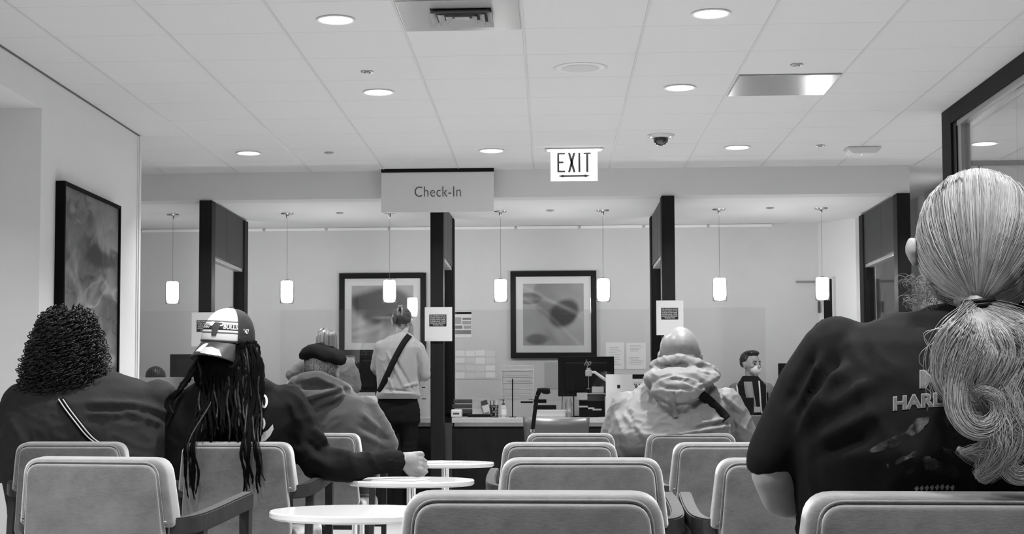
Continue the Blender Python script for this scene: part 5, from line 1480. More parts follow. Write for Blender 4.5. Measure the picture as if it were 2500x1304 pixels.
# ------------------------------------------------------------------ woman with streaked hair leaning at the left counter
M_jackD = cloth('grey_jacket', .11, .85)
DD = 12.15
pD = person('woman with straight streaked hair and grey jacket leaning over the left counter', (P(795, 1000, DD).x, DD, 0))
xd = pD.location.x
bm = B()
loft(bm, [low(xd-.0, DD, .80, .17, .12), ring(1000, 745, 850, DD, .12), ring(950, 735, 868, DD, .125), ring(905, 740, 868, DD, .12), ring(880, 745, 855, DD, .10), ring(862, 765, 835, DD, .07)])
slD, srD = P(752, 892, DD), P(845, 892, DD)
elD = P(716, 915, DD+.05); wlD = P(742, 930, DD+.40)
limb(bm, [(slD, .066), (elD, .060)]); limb(bm, [(elD, .056), (wlD, .042)])
erD = P(866, 945, DD+.02); wrD = P(850, 960, DD+.32); limb(bm, [(srD, .068), (P(860, 915, DD), .062), (erD, .055)]); limb(bm, [(erD, .052), (wrD, .042)])
skin_over('jacket', bm, .010, 5, M_jackD, pD, ripple=.005, rscale=(9, 9, 12), seed=3.3)
bm = B(); hD = P(797, 838, DD)
qD, RDd = head_prims(bm, hD, .15, .95)
limb(bm, [(qD(0, -.01, -.05), .05), (P(798, 880, DD), .055)]); loft(bm, [low(xd, DD, .85, .13, .09), low(xd, DD, 1.2, .15, .09), low(xd, DD, 1.28, .08, .06)])
for e_, w_, t_ in ((elD, wlD, 1), (erD, wrD, -1)):
    limb(bm, [(e_.lerp(w_, .4), .034), (w_, .026)]); hand_prims(bm, w_, (0, 1, -.3), (0, .3, 1), (t_, 0, 0), .6, .95)
for s in (-1, 1): limb(bm, [((xd+s*.08, DD, .80), .06), ((xd+s*.085, DD, .12), .038)])
skin_over('body', bm, .0065, 3, M_skin_l, pD); eyes(pD, qD, .95)
standing_lower(pD, xd, DD, .88, M_black_cloth, M_shoe, wid=.165)
rnd.seed(41); paths = []; rad = []; idx = []
for i in range(700):
    az = rnd.uniform(-2.3, 2.3)
    pts = []
    for k in range(9):
        s = k/8; el = 1.45-1.75*min(1, s*1.5); z_ = math.sin(el)*.098 + (-.18*max(0, s-.60)/.4)
        r_ = math.cos(max(el, 0)); x_ = math.sin(az)*r_*.086; y_ = -math.cos(az)*r_*.104-.012
        pts.append(tuple(qD(x_*(1+.15*max(0, s-.6)), y_*(1+.12*max(0, s-.6)), .034+z_)))
    paths.append(pts); rad.append(.0026); idx.append(rnd.choice([0, 0, 1, 2]))
strands('hair', paths, rad, [hair_mat('brown_hair', .05), hair_mat('streak_light', .24), hair_mat('streak_mid', .12)], pD, 4, idx)

# ------------------------------------------------------------------ standing woman with the bag strap
M_sweat = cloth('pale_sweater', .21, .9, var=.06, sheen=.2)
DE = 12.55
pE = person('standing woman in a pale sweater and black trousers with a dark diagonal bag strap', (P(972, 1000, DE).x, DE, 0))
xe = pE.location.x
bm = B()
loft(bm, [ring(974, 922, 1022, DE, .125), ring(966, 918, 1027, DE, .135), ring(950, 922, 1024, DE, .135), ring(925, 920, 1023, DE, .13), ring(880, 918, 1028, DE, .125), ring(850, 922, 1032, DE, .115), ring(835, 930, 1025, DE, .10), ring(822, 945, 1012, DE, .08), ring(812, 960, 1000, DE, .06)])
slE, srE = P(933, 850, DE), P(1018, 852, DE)
elE = P(919, 898, DE+.03); wlE = P(928, 912, DE+.33); limb(bm, [(slE, .068), (elE, .050)]); limb(bm, [(elE, .048), (elE.lerp(wlE, .85), .040)])
erE = P(1036, 918, DE+.0); wrE = P(1044, 905, DE+.33); limb(bm, [(srE, .066), (P(1032, 885, DE), .056), (erE, .050)]); limb(bm, [(erE, .046), (erE.lerp(wrE, .6), .040)])
DFe = DE-.12
sweat = skin_over('sweater', bm, .0085, 5, M_sweat, pE, ripple=.003, rscale=(10, 10, 10), seed=4.1, folds=[
    (pp(945, 860, DFe), pp(990, 950, DFe), .012, .012), (pp(960, 870, DFe), pp(1010, 955, DFe), .010, -.010), (pp(940, 900, DFe), pp(965, 965, DFe), .010, .010), (pp(1019, 865, DFe+.04), pp(1021, 930, DFe+.04), .008, -.016),
    (pp(985, 945, DFe), pp(1022, 935, DFe), .010, .012), (pp(930, 960, DFe), pp(1018, 962, DFe), .009, .012), (pp(940, 950, DFe), pp(1000, 956, DFe), .007, -.008)])
bm = B(); hE = P(983, 785, DE)
qE, REe = head_prims(bm, hE, -.12, .98)
limb(bm, [(qE(0, -.01, -.05), .048), (P(980, 825, DE), .055)]); loft(bm, [low(xe, DE, .9, .13, .10), low(xe, DE, 1.2, .12, .09), low(xe, DE, 1.40, .14, .08), low(xe, DE, 1.46, .07, .06)])
for e_, w_, t_ in ((elE, wlE, 1), (erE, wrE, -1)):
    limb(bm, [(e_.lerp(w_, .3), .036), (w_, .026)]); hand_prims(bm, w_, (0, 1, 0), (0, .1, 1), (t_, 0, 0), .7, .95)
for s in (-1, 1): limb(bm, [((xe+s*.08, DE, .90), .06), ((xe+s*.085, DE, .12), .038)])
skin_over('body', bm, .0065, 3, M_skin_l, pE); eyes(pE, qE, .98)
standing_lower(pE, xe, DE, .88, M_black_cloth, M_shoe, wid=.172, r=.088)
bpy.context.view_layer.update()
ribbon('bag_strap', sweat, [(1000, 818), (985, 838), (966, 872), (948, 910), (932, 945), (926, 958)], .048, DFe, M_blackm, pE, .006)
rnd.seed(51); paths = []; rad = []; idx = []
bm = B(); add_ball(bm, qE(0, -.018, .034), (.078, .100, .088), REe); 
add_ball(bm, qE(.004, -.088, .062), (.034, .030, .052), REe); add_ball(bm, qE(.0, -.060, .118), (.030, .026, .024), REe); skin_over('hair', bm, .006, 2, hair_mat('brown_hair', .05), pE, ripple=.003, rscale=(60, 30, 20))
for i in range(420):
    az = rnd.uniform(-1.5, 1.5); el = rnd.uniform(-.75, .9); p_ = []
    for k in range(6):
        s = k/5; a_ = az*(1-s*.85); e_ = el+(.25-el)*s; r_ = 1.02+.12*s
        p_.append(tuple(qE(math.sin(a_)*math.cos(e_)*.078*r_, -math.cos(a_)*math.cos(e_)*.100*r_-.018, math.sin(e_)*.088*r_+.034)))
    paths.append(p_); rad.append(.0016); idx.append(rnd.choice([0, 0, 1]))
strands('loose_strands', paths, rad, [hair_mat('brown_hair', .05), hair_mat('streak_mid', .15)], pE, 3, idx)
bm = B()
for s in (-1, 1): tube(bm, [qE(s*.012+.004, -.112, .115), qE(s*.020+.004, -.130, .085), qE(s*.018+.004, -.128, .050), qE(s*.008+.004, -.115, .020)], .008, 8, flat=.6)
add_cap(bm, qE(-.010, -.122, .117), .007, qE(.018, -.122, .117), .007); skin_over('hair_clip', bm, .004, 1, mat('clip_grey', .16, .4), pE)
bm = B()
for k in range(5):
    a = P(1049.5, 902+k*5, DE+.02+.012*k); tube(bm, [a+V(.004, -.012, 0), a+V(.010, .0, .006), a+V(.006, .02, 0)], .0022, 6)
obj('sleeve_mark', bm, M_blackm, pE)

# ------------------------------------------------------------------ bald man in the pale parka
M_parka = cloth('pale_parka', .18, .6, var=.05, bump=.12, spec=.2)
DFm = ROW[3]+.24
pF = person('bald man in a pale hooded parka seated with his back turned', (P(1650, 1000, DFm).x, DFm, 0))
xf_ = pF.location.x
bm = B()
loft(bm, [low(xf_-.02, DFm+.05, .50, .24, .16), ring(1118, 1515, 1760, DFm+.05, .20), ring(1090, 1495, 1785, DFm+.0, .22), ring(1060, 1484, 1785, DFm-.02, .23), ring(1025, 1490, 1780, DFm-.01, .215), ring(990, 1510, 1775, DFm, .19), ring(960, 1540, 1760, DFm, .15), ring(935, 1570, 1740, DFm, .12), ring(905, 1600, 1720, DFm, .09)])
slF, srF = P(1530, 995, DFm), P(1772, 985, DFm+.0)
elF = P(1500, 1065, DFm+.05); wlF = P(1560, 1110, DFm+.36)
limb(bm, [(slF, .085), (elF, .075)]); limb(bm, [(elF, .07), (elF.lerp(wlF, .85), .055)])
erF = P(1822, 1070, DFm+.06); wrF = P(1800, 1120, DFm+.38)
limb(bm, [(srF, .085), (P(1800, 1035, DFm+.02), .078), (erF, .068)]); limb(bm, [(erF, .066), (erF.lerp(wrF, .85), .052)])
# collar roll and hood hanging down the back
limb(bm, [(P(1600, 893, DFm-.06), .030), (P(1625, 882, DFm-.11), .030), (P(1660, 878, DFm-.13), .030), (P(1700, 888, DFm-.11), .030), (P(1735, 905, DFm-.06), .030), (P(1745, 915, DFm+.03), .030)])
for c_, r_ in ((P(1660, 925, DFm-.15), (.185, .09, .065)), (P(1655, 955, DFm-.19), (.145, .085, .075)), (P(1650, 978, DFm-.20), (.09, .07, .055)), (P(1715, 920, DFm-.10), (.09, .08, .04)), (P(1610, 925, DFm-.11), (.085, .08, .06))):
    add_ball(bm, c_, r_)
DFf = DFm-.22; DH = DFm-.27
parka = skin_over('parka', bm, .0068, 3, M_parka, pF, ripple=.0055, rscale=(15, 15, 19), seed=6.6, folds=[
    (pp(1600, 902, DH+.1), pp(1660, 890, DH+.06), .006, -.012), (pp(1660, 890, DH+.06), pp(1735, 915, DH+.1), .006, -.012),
    (pp(1605, 935, DH), pp(1650, 920, DH), .009, .014), (pp(1650, 920, DH), pp(1700, 935, DH), .009, .014), (pp(1615, 945, DH), pp(1690, 950, DH), .009, -.014), (pp(1700, 945, DH), pp(1740, 925, DH+.05), .009, .012),
    (pp(1590, 965, DH), pp(1640, 993, DH), .009, -.016), (pp(1640, 993, DH), pp(1700, 985, DH), .009, -.016), (pp(1700, 985, DH), pp(1748, 935, DH+.06), .010, -.018),
    (pp(1600, 1070, DFf), pp(1785, 1040, DFf), .012, .014), (pp(1700, 1035, DFf), pp(1782, 1022, DFf), .010, .014), (pp(1690, 1048, DFf), pp(1775, 1030, DFf), .008, -.012), (pp(1560, 1100, DFf), pp(1700, 1062, DFf), .010, -.010),
    (pp(1500, 1000, DFf+.08), pp(1540, 1100, DFf+.05), .014, .012), (pp(1520, 1010, DFf+.08), pp(1600, 1090, DFf), .012, .010), (pp(1530, 1000, DFf), pp(1570, 1090, DFf), .010, -.010),
    (pp(1785, 985, DFm-.07), pp(1795, 1060, DFm-.06), .010, -.012), (pp(1760, 960, DFm-.08), pp(1810, 1005, DFm-.07), .012, .012), (pp(1775, 1000, DFm-.08), pp(1815, 1015, DFm-.07), .008, -.010), (pp(1790, 1025, DFm-.07), pp(1835, 1060, DFm-.05), .010, .010)])
bm = B(); hF = P(1660, 862, DFm-.01)
qF, RFf = head_prims(bm, hF, .05, 1.12, pitch=-.04)
limb(bm, [(qF(0, -.01, -.05), .068), (P(1655, 910, DFm), .075)]); add_ball(bm, qF(0, -.035, -.035), (.080, .080, .06)); add_ball(bm, P(1659, 850, DFm-.01), (.0985, .108, .101), sub=4)
for x_, s_ in ((1609, -1), (1711, 1)): add_ball(bm, P(x_, 872, DFm-.01), (.010, .020, .030), sub=3); add_ball(bm, P(x_-s_*4, 876, DFm-.01), (.014, .018, .022), sub=3)
loft(bm, [low(xf_, DFm+.03, .52, .18, .12), low(xf_, DFm, .75, .2, .13), low(xf_, DFm, .95, .18, .11), low(xf_, DFm, 1.04, .09, .07)])
for e_, w_, t_ in ((elF, wlF, 1), (erF, wrF, -1)):
    limb(bm, [(e_.lerp(w_, .4), .04), (w_, .03)]); hand_prims(bm, w_, (0, 1, -.3), (0, .3, 1), (t_, 0, 0), .6, 1.05)
lower_skin(bm, xf_, DFm)
M_bald = add_noise(mat('skin_scalp', .20, .36, spec=.45), .18, .22, (14, 14, 14), 5, p0=.2, p1=.8)
skin_over('body', bm, .0062, 9, M_bald, pF); eyes(pF, qF, 1.12)
seated_lower(pF, None, xf_, DFm+.03, wid=.22, m_tr=M_black_cloth, m_shoe=M_shoe)
bpy.context.view_layer.update()
ribbon('hood_tab', parka, [(1641, 955), (1640, 968), (1643, 985), (1647, 1003), (1650, 1019)], .026, DH, cloth('parka_tab', .15, .7), pF, .010)
ribbon('bag_strap', parka, [(1712, 964), (1730, 978), (1748, 995), (1765, 1012), (1774, 1024)], .048, DFf, M_blackm, pF, .010)
for s in (-1, 1):
    bm = B(); tube(bm, [qF(s*.080, .03, -.028), qF(s*.092, -.004, -.036), qF(s*.097, -.016, -.008), qF(s*.088, -.004, .022), qF(s*.082, .03, .018)], .0018, 6); obj('mask_loop', bm, M_paper, pF)
bm = B(); add_ball(bm, qF(0, .088, -.055), (.052, .034, .042), RFf); skin_over('face_mask', bm, .006, 2, M_paper, pF)
bm = B()
for k in range(9):
    s = k/8*2-1; add_ball(bm, P(1660+40*s, 876+6*s*s*1.0+(2*s), DFm-.105+.03*abs(s)), (.012, .008, .006), sub=1)
bmf = skin_over('fleece_collar', bm, .005, 1, mat('dark_fleece', .03, .9), pF)

# ------------------------------------------------------------------ masked clerk behind the right counter
DG = 14.45
pG = person('clerk with short black hair and white face mask sitting behind the right counter', (P(1832, 1000, DG).x, DG, 0))
xg = pG.location.x
M_slv = cloth('grey_sleeve', .17, .8)
M_vest = cloth('black_vest', .012, .85)
bm = B()
loft(bm, [low(xg, DG, .55, .17, .12), low(xg, DG, .80, .18, .13), ring(955, 1786, 1884, DG, .12), ring(938, 1797, 1872, DG, .10), ring(927, 1812, 1855, DG, .075)])
slG, srG = P(1795, 950, DG), P(1874, 950, DG)
elG, erG = P(1776, 1015, DG-.02), P(1898, 1012, DG-.02)
limb(bm, [(slG, .058), (elG, .048), (elG+V(.06, -.24, -.00), .04)]); limb(bm, [(srG, .058), (erG, .048), (erG+V(-.05, -.24, .0), .04)])
skin_over('shirt', bm, .009, 4, M_slv, pG, ripple=.003, seed=3)
bm = B(); loft(bm, [low(xg, DG, .55, .185, .14), low(xg, DG, .80, .178, .155), ring(962, 1789, 1879, DG, .145), ring(942, 1795, 1873, DG, .128), ring(930, 1806, 1860, DG, .10), ring(918, 1813, 1850, DG+.01, .075)])
vest = skin_over('vest', bm, .008, 3, M_vest, pG, ripple=.002)
bpy.context.view_layer.update()
ribbon('shirt_front', vest, [(1826, 932), (1829, 955), (1835, 985), (1838, 1010)], .075, DG-.13, cloth('grey_shirt_front', .26, .8), pG, .004)
for pts in ([(1799, 938), (1801, 960), (1804, 985), (1805, 1005)], [(1853, 930), (1855, 955), (1857, 985), (1860, 1010)]):
    r_ = ribbon('reflective_piping', vest, pts, .013, DG-.13, mat('piping_white', .65, .5), pG, .006)
bm = B(); c_ = P(1848, 1000, DG-.16); box(bm, c_.x-.03, c_.x+.03, DG-.175, DG-.17, c_.z-.025, c_.z+.025, .001); obj('name_badge', bm, M_paper, pG)
bm = B(); hG = P(1834, 890, DG-.0)
qG, RGg = head_prims(bm, hG, math.pi-.0+.62, .95)
limb(bm, [(qG(0, -.01, -.05), .048), (P(1833, 938, DG), .055)]); loft(bm, [low(xg, DG, .6, .13, .09), low(xg, DG, 1.02, .13, .09), low(xg, DG, 1.1, .07, .06)])
for e_, t_ in ((elG+V(.06, -.24, 0), -1), (erG+V(-.05, -.24, 0), 1)): hand_prims(bm, e_, (0, -1, .05), (0, .05, 1), (t_*-1, 0, 0), .5, .95)
for s in (-1, 1): limb(bm, [((xg+s*.09, DG, .55), .07), ((xg+s*.11, DG-.38, .53), .06), ((xg+s*.11, DG-.36, .12), .04)])
skin_over('body', bm, .0052, 3, M_skin_l, pG); eyes(pG, qG, .95)
bm = B(); add_ball(bm, DG and (xg, DG, .54), (.17, .13, .10))
for s in (-1, 1): limb(bm, [((xg+s*.09, DG, .54), .09), ((xg+s*.11, DG-.40, .52), .075), ((xg+s*.11, DG-.36, .10), .055)])
skin_over('trousers', bm, .011, 4, M_black_cloth, pG)
for s in (-1, 1):
    bm = B(); add_cap(bm, (xg+s*.11, DG-.34, .045), .04, (xg+s*.12, DG-.46, .036), .032); skin_over('shoe', bm, .008, 3, M_shoe, pG)
bm = B(); add_ball(bm, qG(0, -.030, .045), (.080, .094, .086), RGg); add_ball(bm, qG(0, .020, .105), (.062, .062, .030), RGg); add_ball(bm, qG(.055, -.045, .02), (.026, .045, .05), RGg); add_ball(bm, qG(-.055, -.045, .02), (.026, .045, .05), RGg)
skin_over('hair', bm, .005, 2, hair_mat('black_hair', .012), pG, ripple=.004, rscale=(60, 60, 25))
bm = B(); add_ball(bm, qG(0, .060, -.050), (.056, .046, .050), RGg); add_ball(bm, qG(0, .092, -.030), (.022, .016, .026), RGg); skin_over('face_mask', bm, .005, 3, mat('mask_white', .75, .7), pG)
for s in (-1, 1):
    bm = B(); tube(bm, [qG(s*.048, .070, -.03), qG(s*.074, .03, -.015), qG(s*.090, -.012, .012)], .0016, 5); obj('mask_loop', bm, M_paper, pG)
    bm = B(); add_cap(bm, qG(s*.018, .092, .028), .0045, qG(s*.044, .082, .029), .004); obj('eyebrow', bm, hair_mat('black_hair', .012), pG, True)
# stool under the clerk
t = thing('office_chair', 'dark office chair under the masked clerk behind the right counter', 'chair', (xg, DG, 0))
bm = B(); box(bm, xg-.22, xg+.22, DG-.22, DG+.2, .40, .46, .03, 3); obj('seat', bm, M_dkgrey, t)
bm = B(); cyl(bm, (xg, DG, .21), .025, .40); obj('gas_post', bm, M_steel, t)
bm = B(); cyl(bm, (xg, DG, .02), .22, .03, 32); obj('base', bm, M_black, t)

# ------------------------------------------------------------------ clerk hidden behind the far left counter, only the braided crown shows
DI = 14.2
pI = person('person whose dark parted hair just shows above the far left desk screen', (P(379, 1000, DI).x, DI, 0))
xi = pI.location.x; hI = P(379, 932, DI)
bm = B(); qI, RIi = head_prims(bm, hI, math.pi, .98, pitch=.3); limb(bm, [(qI(0, -.01, -.05), .05), ((xi, DI, hI.z-.2), .055)])
loft(bm, [low(xi, DI, .6, .13, .09), low(xi, DI, hI.z-.30, .14, .09), low(xi, DI, hI.z-.2, .07, .06)])
for s in (-1, 1):
    limb(bm, [((xi+s*.17, DI, hI.z-.28), .05), ((xi+s*.22, DI-.05, .86), .042), ((xi+s*.12, DI-.3, .855), .03)]); hand_prims(bm, (xi+s*.12, DI-.3, .855), (0, -1, 0), (0, 0, 1), (-s, 0, 0), .5, .95)
    limb(bm, [((xi+s*.09, DI, .55), .07), ((xi+s*.11, DI-.38, .53), .06), ((xi+s*.11, DI-.36, .12), .04)])
skin_over('body', bm, .0065, 3, M_skin_d, pI); eyes(pI, qI, .98)
bm = B(); loft(bm, [low(xi, DI, .52, .17, .12), low(xi, DI, hI.z-.32, .19, .12), low(xi, DI, hI.z-.22, .08, .07)])
for s in (-1, 1): limb(bm, [((xi+s*.17, DI, hI.z-.28), .06), ((xi+s*.22, DI-.05, .87), .05)])
skin_over('top', bm, .010, 4, M_black_cloth, pI)
bm = B(); add_ball(bm, (xi, DI, .54), (.17, .13, .10))
for s in (-1, 1): limb(bm, [((xi+s*.09, DI, .54), .09), ((xi+s*.11, DI-.40, .52), .075), ((xi+s*.11, DI-.36, .04), .055)])
skin_over('trousers', bm, .011, 4, M_black_cloth, pI)
bm = B(); add_ball(bm, qI(0, .0, .050), (.090, .112, .092), RIi, sub=4); skin_over('hair', bm, .005, 1, hair_mat('black_hair', .012), pI, fn=lambda co, nr: .0035*np.abs(np.sin((co[:, 0]-xi)*150)))
t = thing('office_chair', 'dark office chair hidden behind the far left counter', 'chair', (xi, DI, 0))
bm = B(); box(bm, xi-.22, xi+.22, DI-.2, DI+.22, .40, .46, .03, 3); obj('seat', bm, M_dkgrey, t)
bm = B(); cyl(bm, (xi, DI, .21), .025, .40); obj('gas_post', bm, M_steel, t)
bm = B(); cyl(bm, (xi, DI, .02), .22, .03, 32); obj('base', bm, M_black, t)
# ------------------------------------------------------------------ large person with the long pale ponytail (right foreground)
M_tee = cloth('black_tshirt', .0085, .85, var=.2, spec=.08, bscale=1400, bump=.12)
DHp = ROW[0]+.27
pH = person('person with a long wavy pale ponytail and black printed t-shirt, nearest at right', (P(2390, 1000, DHp).x, DHp, 0))
xh = pH.location.x
bm = B()
loft(bm, [low(xh, DHp+.04, .47, .27, .18), ring(1290, 1960, 2800, DHp+.03, .20), ring(1200, 1935, 2830, DHp+.02, .215), ring(1100, 1930, 2840, DHp, .22), ring(1000, 1940, 2830, DHp, .215), ring(900, 1975, 2800, DHp, .195), ring(840, 2010, 2770, DHp, .165), ring(800, 2070, 2710, DHp, .135), ring(775, 2150, 2640, DHp, .11), ring(757, 2235, 2550, DHp, .085), ring(742, 2290, 2500, DHp, .065)])
slH, srH = P(2050, 870, DHp), P(2730, 870, DHp)
hemL = P(1888, 1112, DHp+.02); hemR = P(2890, 1112, DHp+.02)
limb(bm, [(slH, .075), (P(1985, 960, DHp), .072), (hemL, .052)]); limb(bm, [(srH, .075), (P(2795, 960, DHp), .072), (hemR, .052)])
DFh = DHp-.20
tee = skin_over('t_shirt', bm, .0075, 5, M_tee, pH, ripple=.005, rscale=(7, 7, 9), seed=9.4, folds=[
    (pp(1985, 860, DFh+.14), pp(1920, 990, DFh+.15), .010, -0.0180), (pp(2010, 880, DFh+.08), pp(1950, 1000, DFh+.12), .010, 0.0210), (pp(2050, 860, DFh+.06), pp(1940, 1010, DFh+.1), .010, -0.0180), (pp(2070, 900, DFh+.02), pp(1955, 1060, DFh+.05), .010, 0.0210), (pp(2000, 1010, DFh), pp(2140, 930, DFh), .014, 0.0150),
    (pp(1990, 1080, DFh), pp(2150, 1000, DFh), .014, 0.0120), (pp(2000, 1110, DFh), pp(2120, 1060, DFh), .012, -0.0120), (pp(2200, 775, DFh+.1), pp(2330, 790, DFh+.1), .010, -0.0090), (pp(2180, 768, DFh+.1), pp(2320, 778, DFh+.1), .008, 0.0090)])
bm = B(); loft(bm, [low(xh, DHp+.06, .44, .26, .17), low(xh, DHp+.05, .60, .30, .20), ring(1300, 1945, 2820, DHp+.03, .205), ring(1230, 1950, 2815, DHp+.02, .205)])
skin_over('under_layer', bm, .011, 4, M_black_cloth, pH, ripple=.004)
bm = B(); hH = P(2388, 590, DHp-.01)
qH, RHh = head_prims(bm, hH, .18, 1.06, ears=False)
for s, ex in ((-1, 2227), (1, 2545)):
    c_ = P(ex, 608, DHp+.0); add_ball(bm, c_, (.0125, .017, .024), sub=3); add_ball(bm, c_+V(-s*.012, .01, -.004), (.012, .018, .020)); add_ball(bm, c_+V(-s*.004, .0, -.022), (.009, .012, .012))
limb(bm, [(qH(0, -.01, -.06), .070), (P(2385, 770, DHp), .078)])
loft(bm, [low(xh, DHp+.03, .50, .22, .14), low(xh, DHp, .75, .25, .15), low(xh, DHp, .95, .22, .12), low(xh, DHp, 1.06, .10, .07)])
for hm_, el_, wr_, t_ in ((hemL, P(1912, 1215, DHp+.07), P(2020, 1240, DHp+.34), 1), (hemR, P(2870, 1215, DHp+.07), P(2830, 1240, DHp+.34), -1)):
    limb(bm, [(hm_+V(0, 0, .0), .036), (hm_+V(0, 0, -.03), .042), (el_, .040), (wr_, .028)]); hand_prims(bm, wr_, (.2*t_, 1, -.2), (0, .2, 1), (t_, 0, 0), .5)
lower_skin(bm, xh, DHp)
skin_over('body', bm, .0062, 4, M_skin_l, pH); eyes(pH, qH, 1.06)
seated_lower(pH, None, xh, DHp+.02, wid=.26, m_tr=M_black_cloth, m_shoe=M_shoe, thick=.10)
bpy.context.view_layer.update()
# print on the back
def text_on(name, s, x, y, hpx, o, D, m, parent, sx=1.0, arc=0.0, bold=.0, lift=.004, width=None):
    bm = B(); vs = text_mesh(bm, s, 1.0, 1.0, bold, 0.0); 
    for f in list(bm.faces): pass
    x0 = min(v.co.x for v in vs); x1 = max(v.co.x for v in vs); y0 = min(v.co.y for v in vs); y1 = max(v.co.y for v in vs)
    w = width or (x1-x0)/(y1-y0)*hpx*sx
    bmesh.ops.triangulate(bm, faces=bm.faces); bmesh.ops.subdivide_edges(bm, edges=bm.edges, cuts=1)
    for v in bm.verts:
        u = (v.co.x-(x0+x1)/2)/(x1-x0); k = (v.co.y-(y0+y1)/2)/(y1-y0)
        pxx = x + u*w; pyy = y - k*hpx*(1+.0*u) + arc*(u*u*4)
        v.co = on_back(o, pxx, pyy, D, lift)
    return obj(name, bm, m, parent)
M_tp = cloth('faded_print', .10, .7, var=.4, sc=(90, 90, 90)); M_tpe = mat('print_edge', .22, .7)
text_on('back_lettering', 'MILWAUKEE', 2455, 926, 46, tee, DFh, M_tpe, pH, width=420, bold=.055, lift=.0012)
text_on('back_lettering', 'MILWAUKEE', 2455, 926, 42, tee, DFh, M_tp, pH, width=416, bold=.02, lift=.0018)
text_on('back_lettering', 'HARLEY-DAVIDSON', 2400, 972, 36, tee, DFh, M_tpe, pH, width=440, bold=.055, arc=14, lift=.0012)
text_on('back_lettering', 'HARLEY-DAVIDSON', 2400, 972, 31, tee, DFh, M_tp, pH, width=436, bold=.02, arc=14, lift=.0018)
def fade(m, sc=22, lo=.42, hi=.62):
    n, l, b = nodes(m); tc = n.new('ShaderNodeTexCoord'); z = n.new('ShaderNodeTexNoise'); z.inputs['Scale'].default_value = sc; z.inputs['Detail'].default_value = 6
    cr = n.new('ShaderNodeValToRGB'); cr.color_ramp.elements[0].position = lo; cr.color_ramp.elements[1].position = hi
    l.new(tc.outputs['Object'], z.inputs['Vector']); l.new(z.outputs[0], cr.inputs[0]); l.new(cr.outputs[0], b.inputs['Alpha'])
M_wash = cloth('washed_print', .045, .8, var=.9, sc=(14, 14, 14)); M_washl = cloth('washed_print_light', .11, .8, var=.8, sc=(25, 25, 25))
fade(M_wash, 26, .45, .7); fade(M_washl, 34, .42, .66)
def blobp(pts, jit, seed):
    r = random.Random(seed); out = []
    c = spline(pts+[pts[0]], 34)[:-1]
    return [(x+r.uniform(-jit, jit), y+r.uniform(-jit, jit)) for x, y in c]
for k, (pts, m_) in enumerate([([(2112, 1108), (2150, 1080), (2205, 1055), (2240, 1022), (2268, 1018), (2255, 1045), (2215, 1075), (2160, 1098)], M_washl),
        ([(2275, 1020), (2330, 1018), (2345, 1050), (2330, 1085), (2300, 1060), (2285, 1045)], M_wash),
        ([(2190, 1150), (2230, 1135), (2280, 1125), (2330, 1130), (2375, 1120), (2420, 1135), (2400, 1160), (2330, 1165), (2260, 1150), (2200, 1160)], M_wash),
        ([(2250, 1120), (2268, 1115), (2290, 1130), (2280, 1150), (2255, 1140)], M_washl), ([(2165, 1135), (2200, 1118), (2240, 1098), (2246, 1104), (2205, 1128), (2172, 1145)], M_washl),
        ([(2300, 1090), (2340, 1100), (2390, 1095), (2380, 1115), (2330, 1120)], M_wash)]):
    decal_on('back_picture', tee, [blobp(pts, 2.5, k)], DFh, m_, pH, .0012, 2)
for k in range(8):
    x = 2232+k*12.5; decal_on('back_picture', tee, [[(x, 1188+abs(k-5)*.8), (x+8, 1182+abs(k-5)*.8), (x+11, 1190+abs(k-5)*.7), (x+5, 1198+abs(k-5)*.7)]], DFh, M_tpe, pH, .0012, 1)
# hair: close to the scalp, drawn back to the tie
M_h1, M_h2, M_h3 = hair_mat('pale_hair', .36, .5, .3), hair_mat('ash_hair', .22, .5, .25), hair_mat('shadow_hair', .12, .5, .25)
rX, rY, rZ = .099, .120, .130
hc = P(2386, 588, DHp-.01); tie = P(2388, 745, DHp-.125)
def scalp(d, k=1.0): return V(hc.x+d.x*rX*k, hc.y+d.y*rY*k, hc.z+d.z*rZ*k)
bm = B(); add_ball(bm, hc, (rX*.990, rY*.990, rZ*.990), sub=4)
limb(bm, [(hc+V(0, -.06, -.06), .07), (tie+V(0, .035, .02), .035), (tie, .016)])
skin_over('hair_mass', bm, .006, 6, M_h2, pH, ripple=.003, rscale=(50, 50, 9))
rnd.seed(71); paths = []; rad = []; idx = []
td = V((tie.x-hc.x)/rX, (tie.y-hc.y)/rY, (tie.z-hc.z)/rZ); tk = td.length; td.normalize()
def slerp(a, b, t):
    w = math.acos(max(-1, min(1, a.dot(b)))); 
    return a if w < 1e-4 else (a*math.sin((1-t)*w)+b*math.sin(t*w))/math.sin(w)
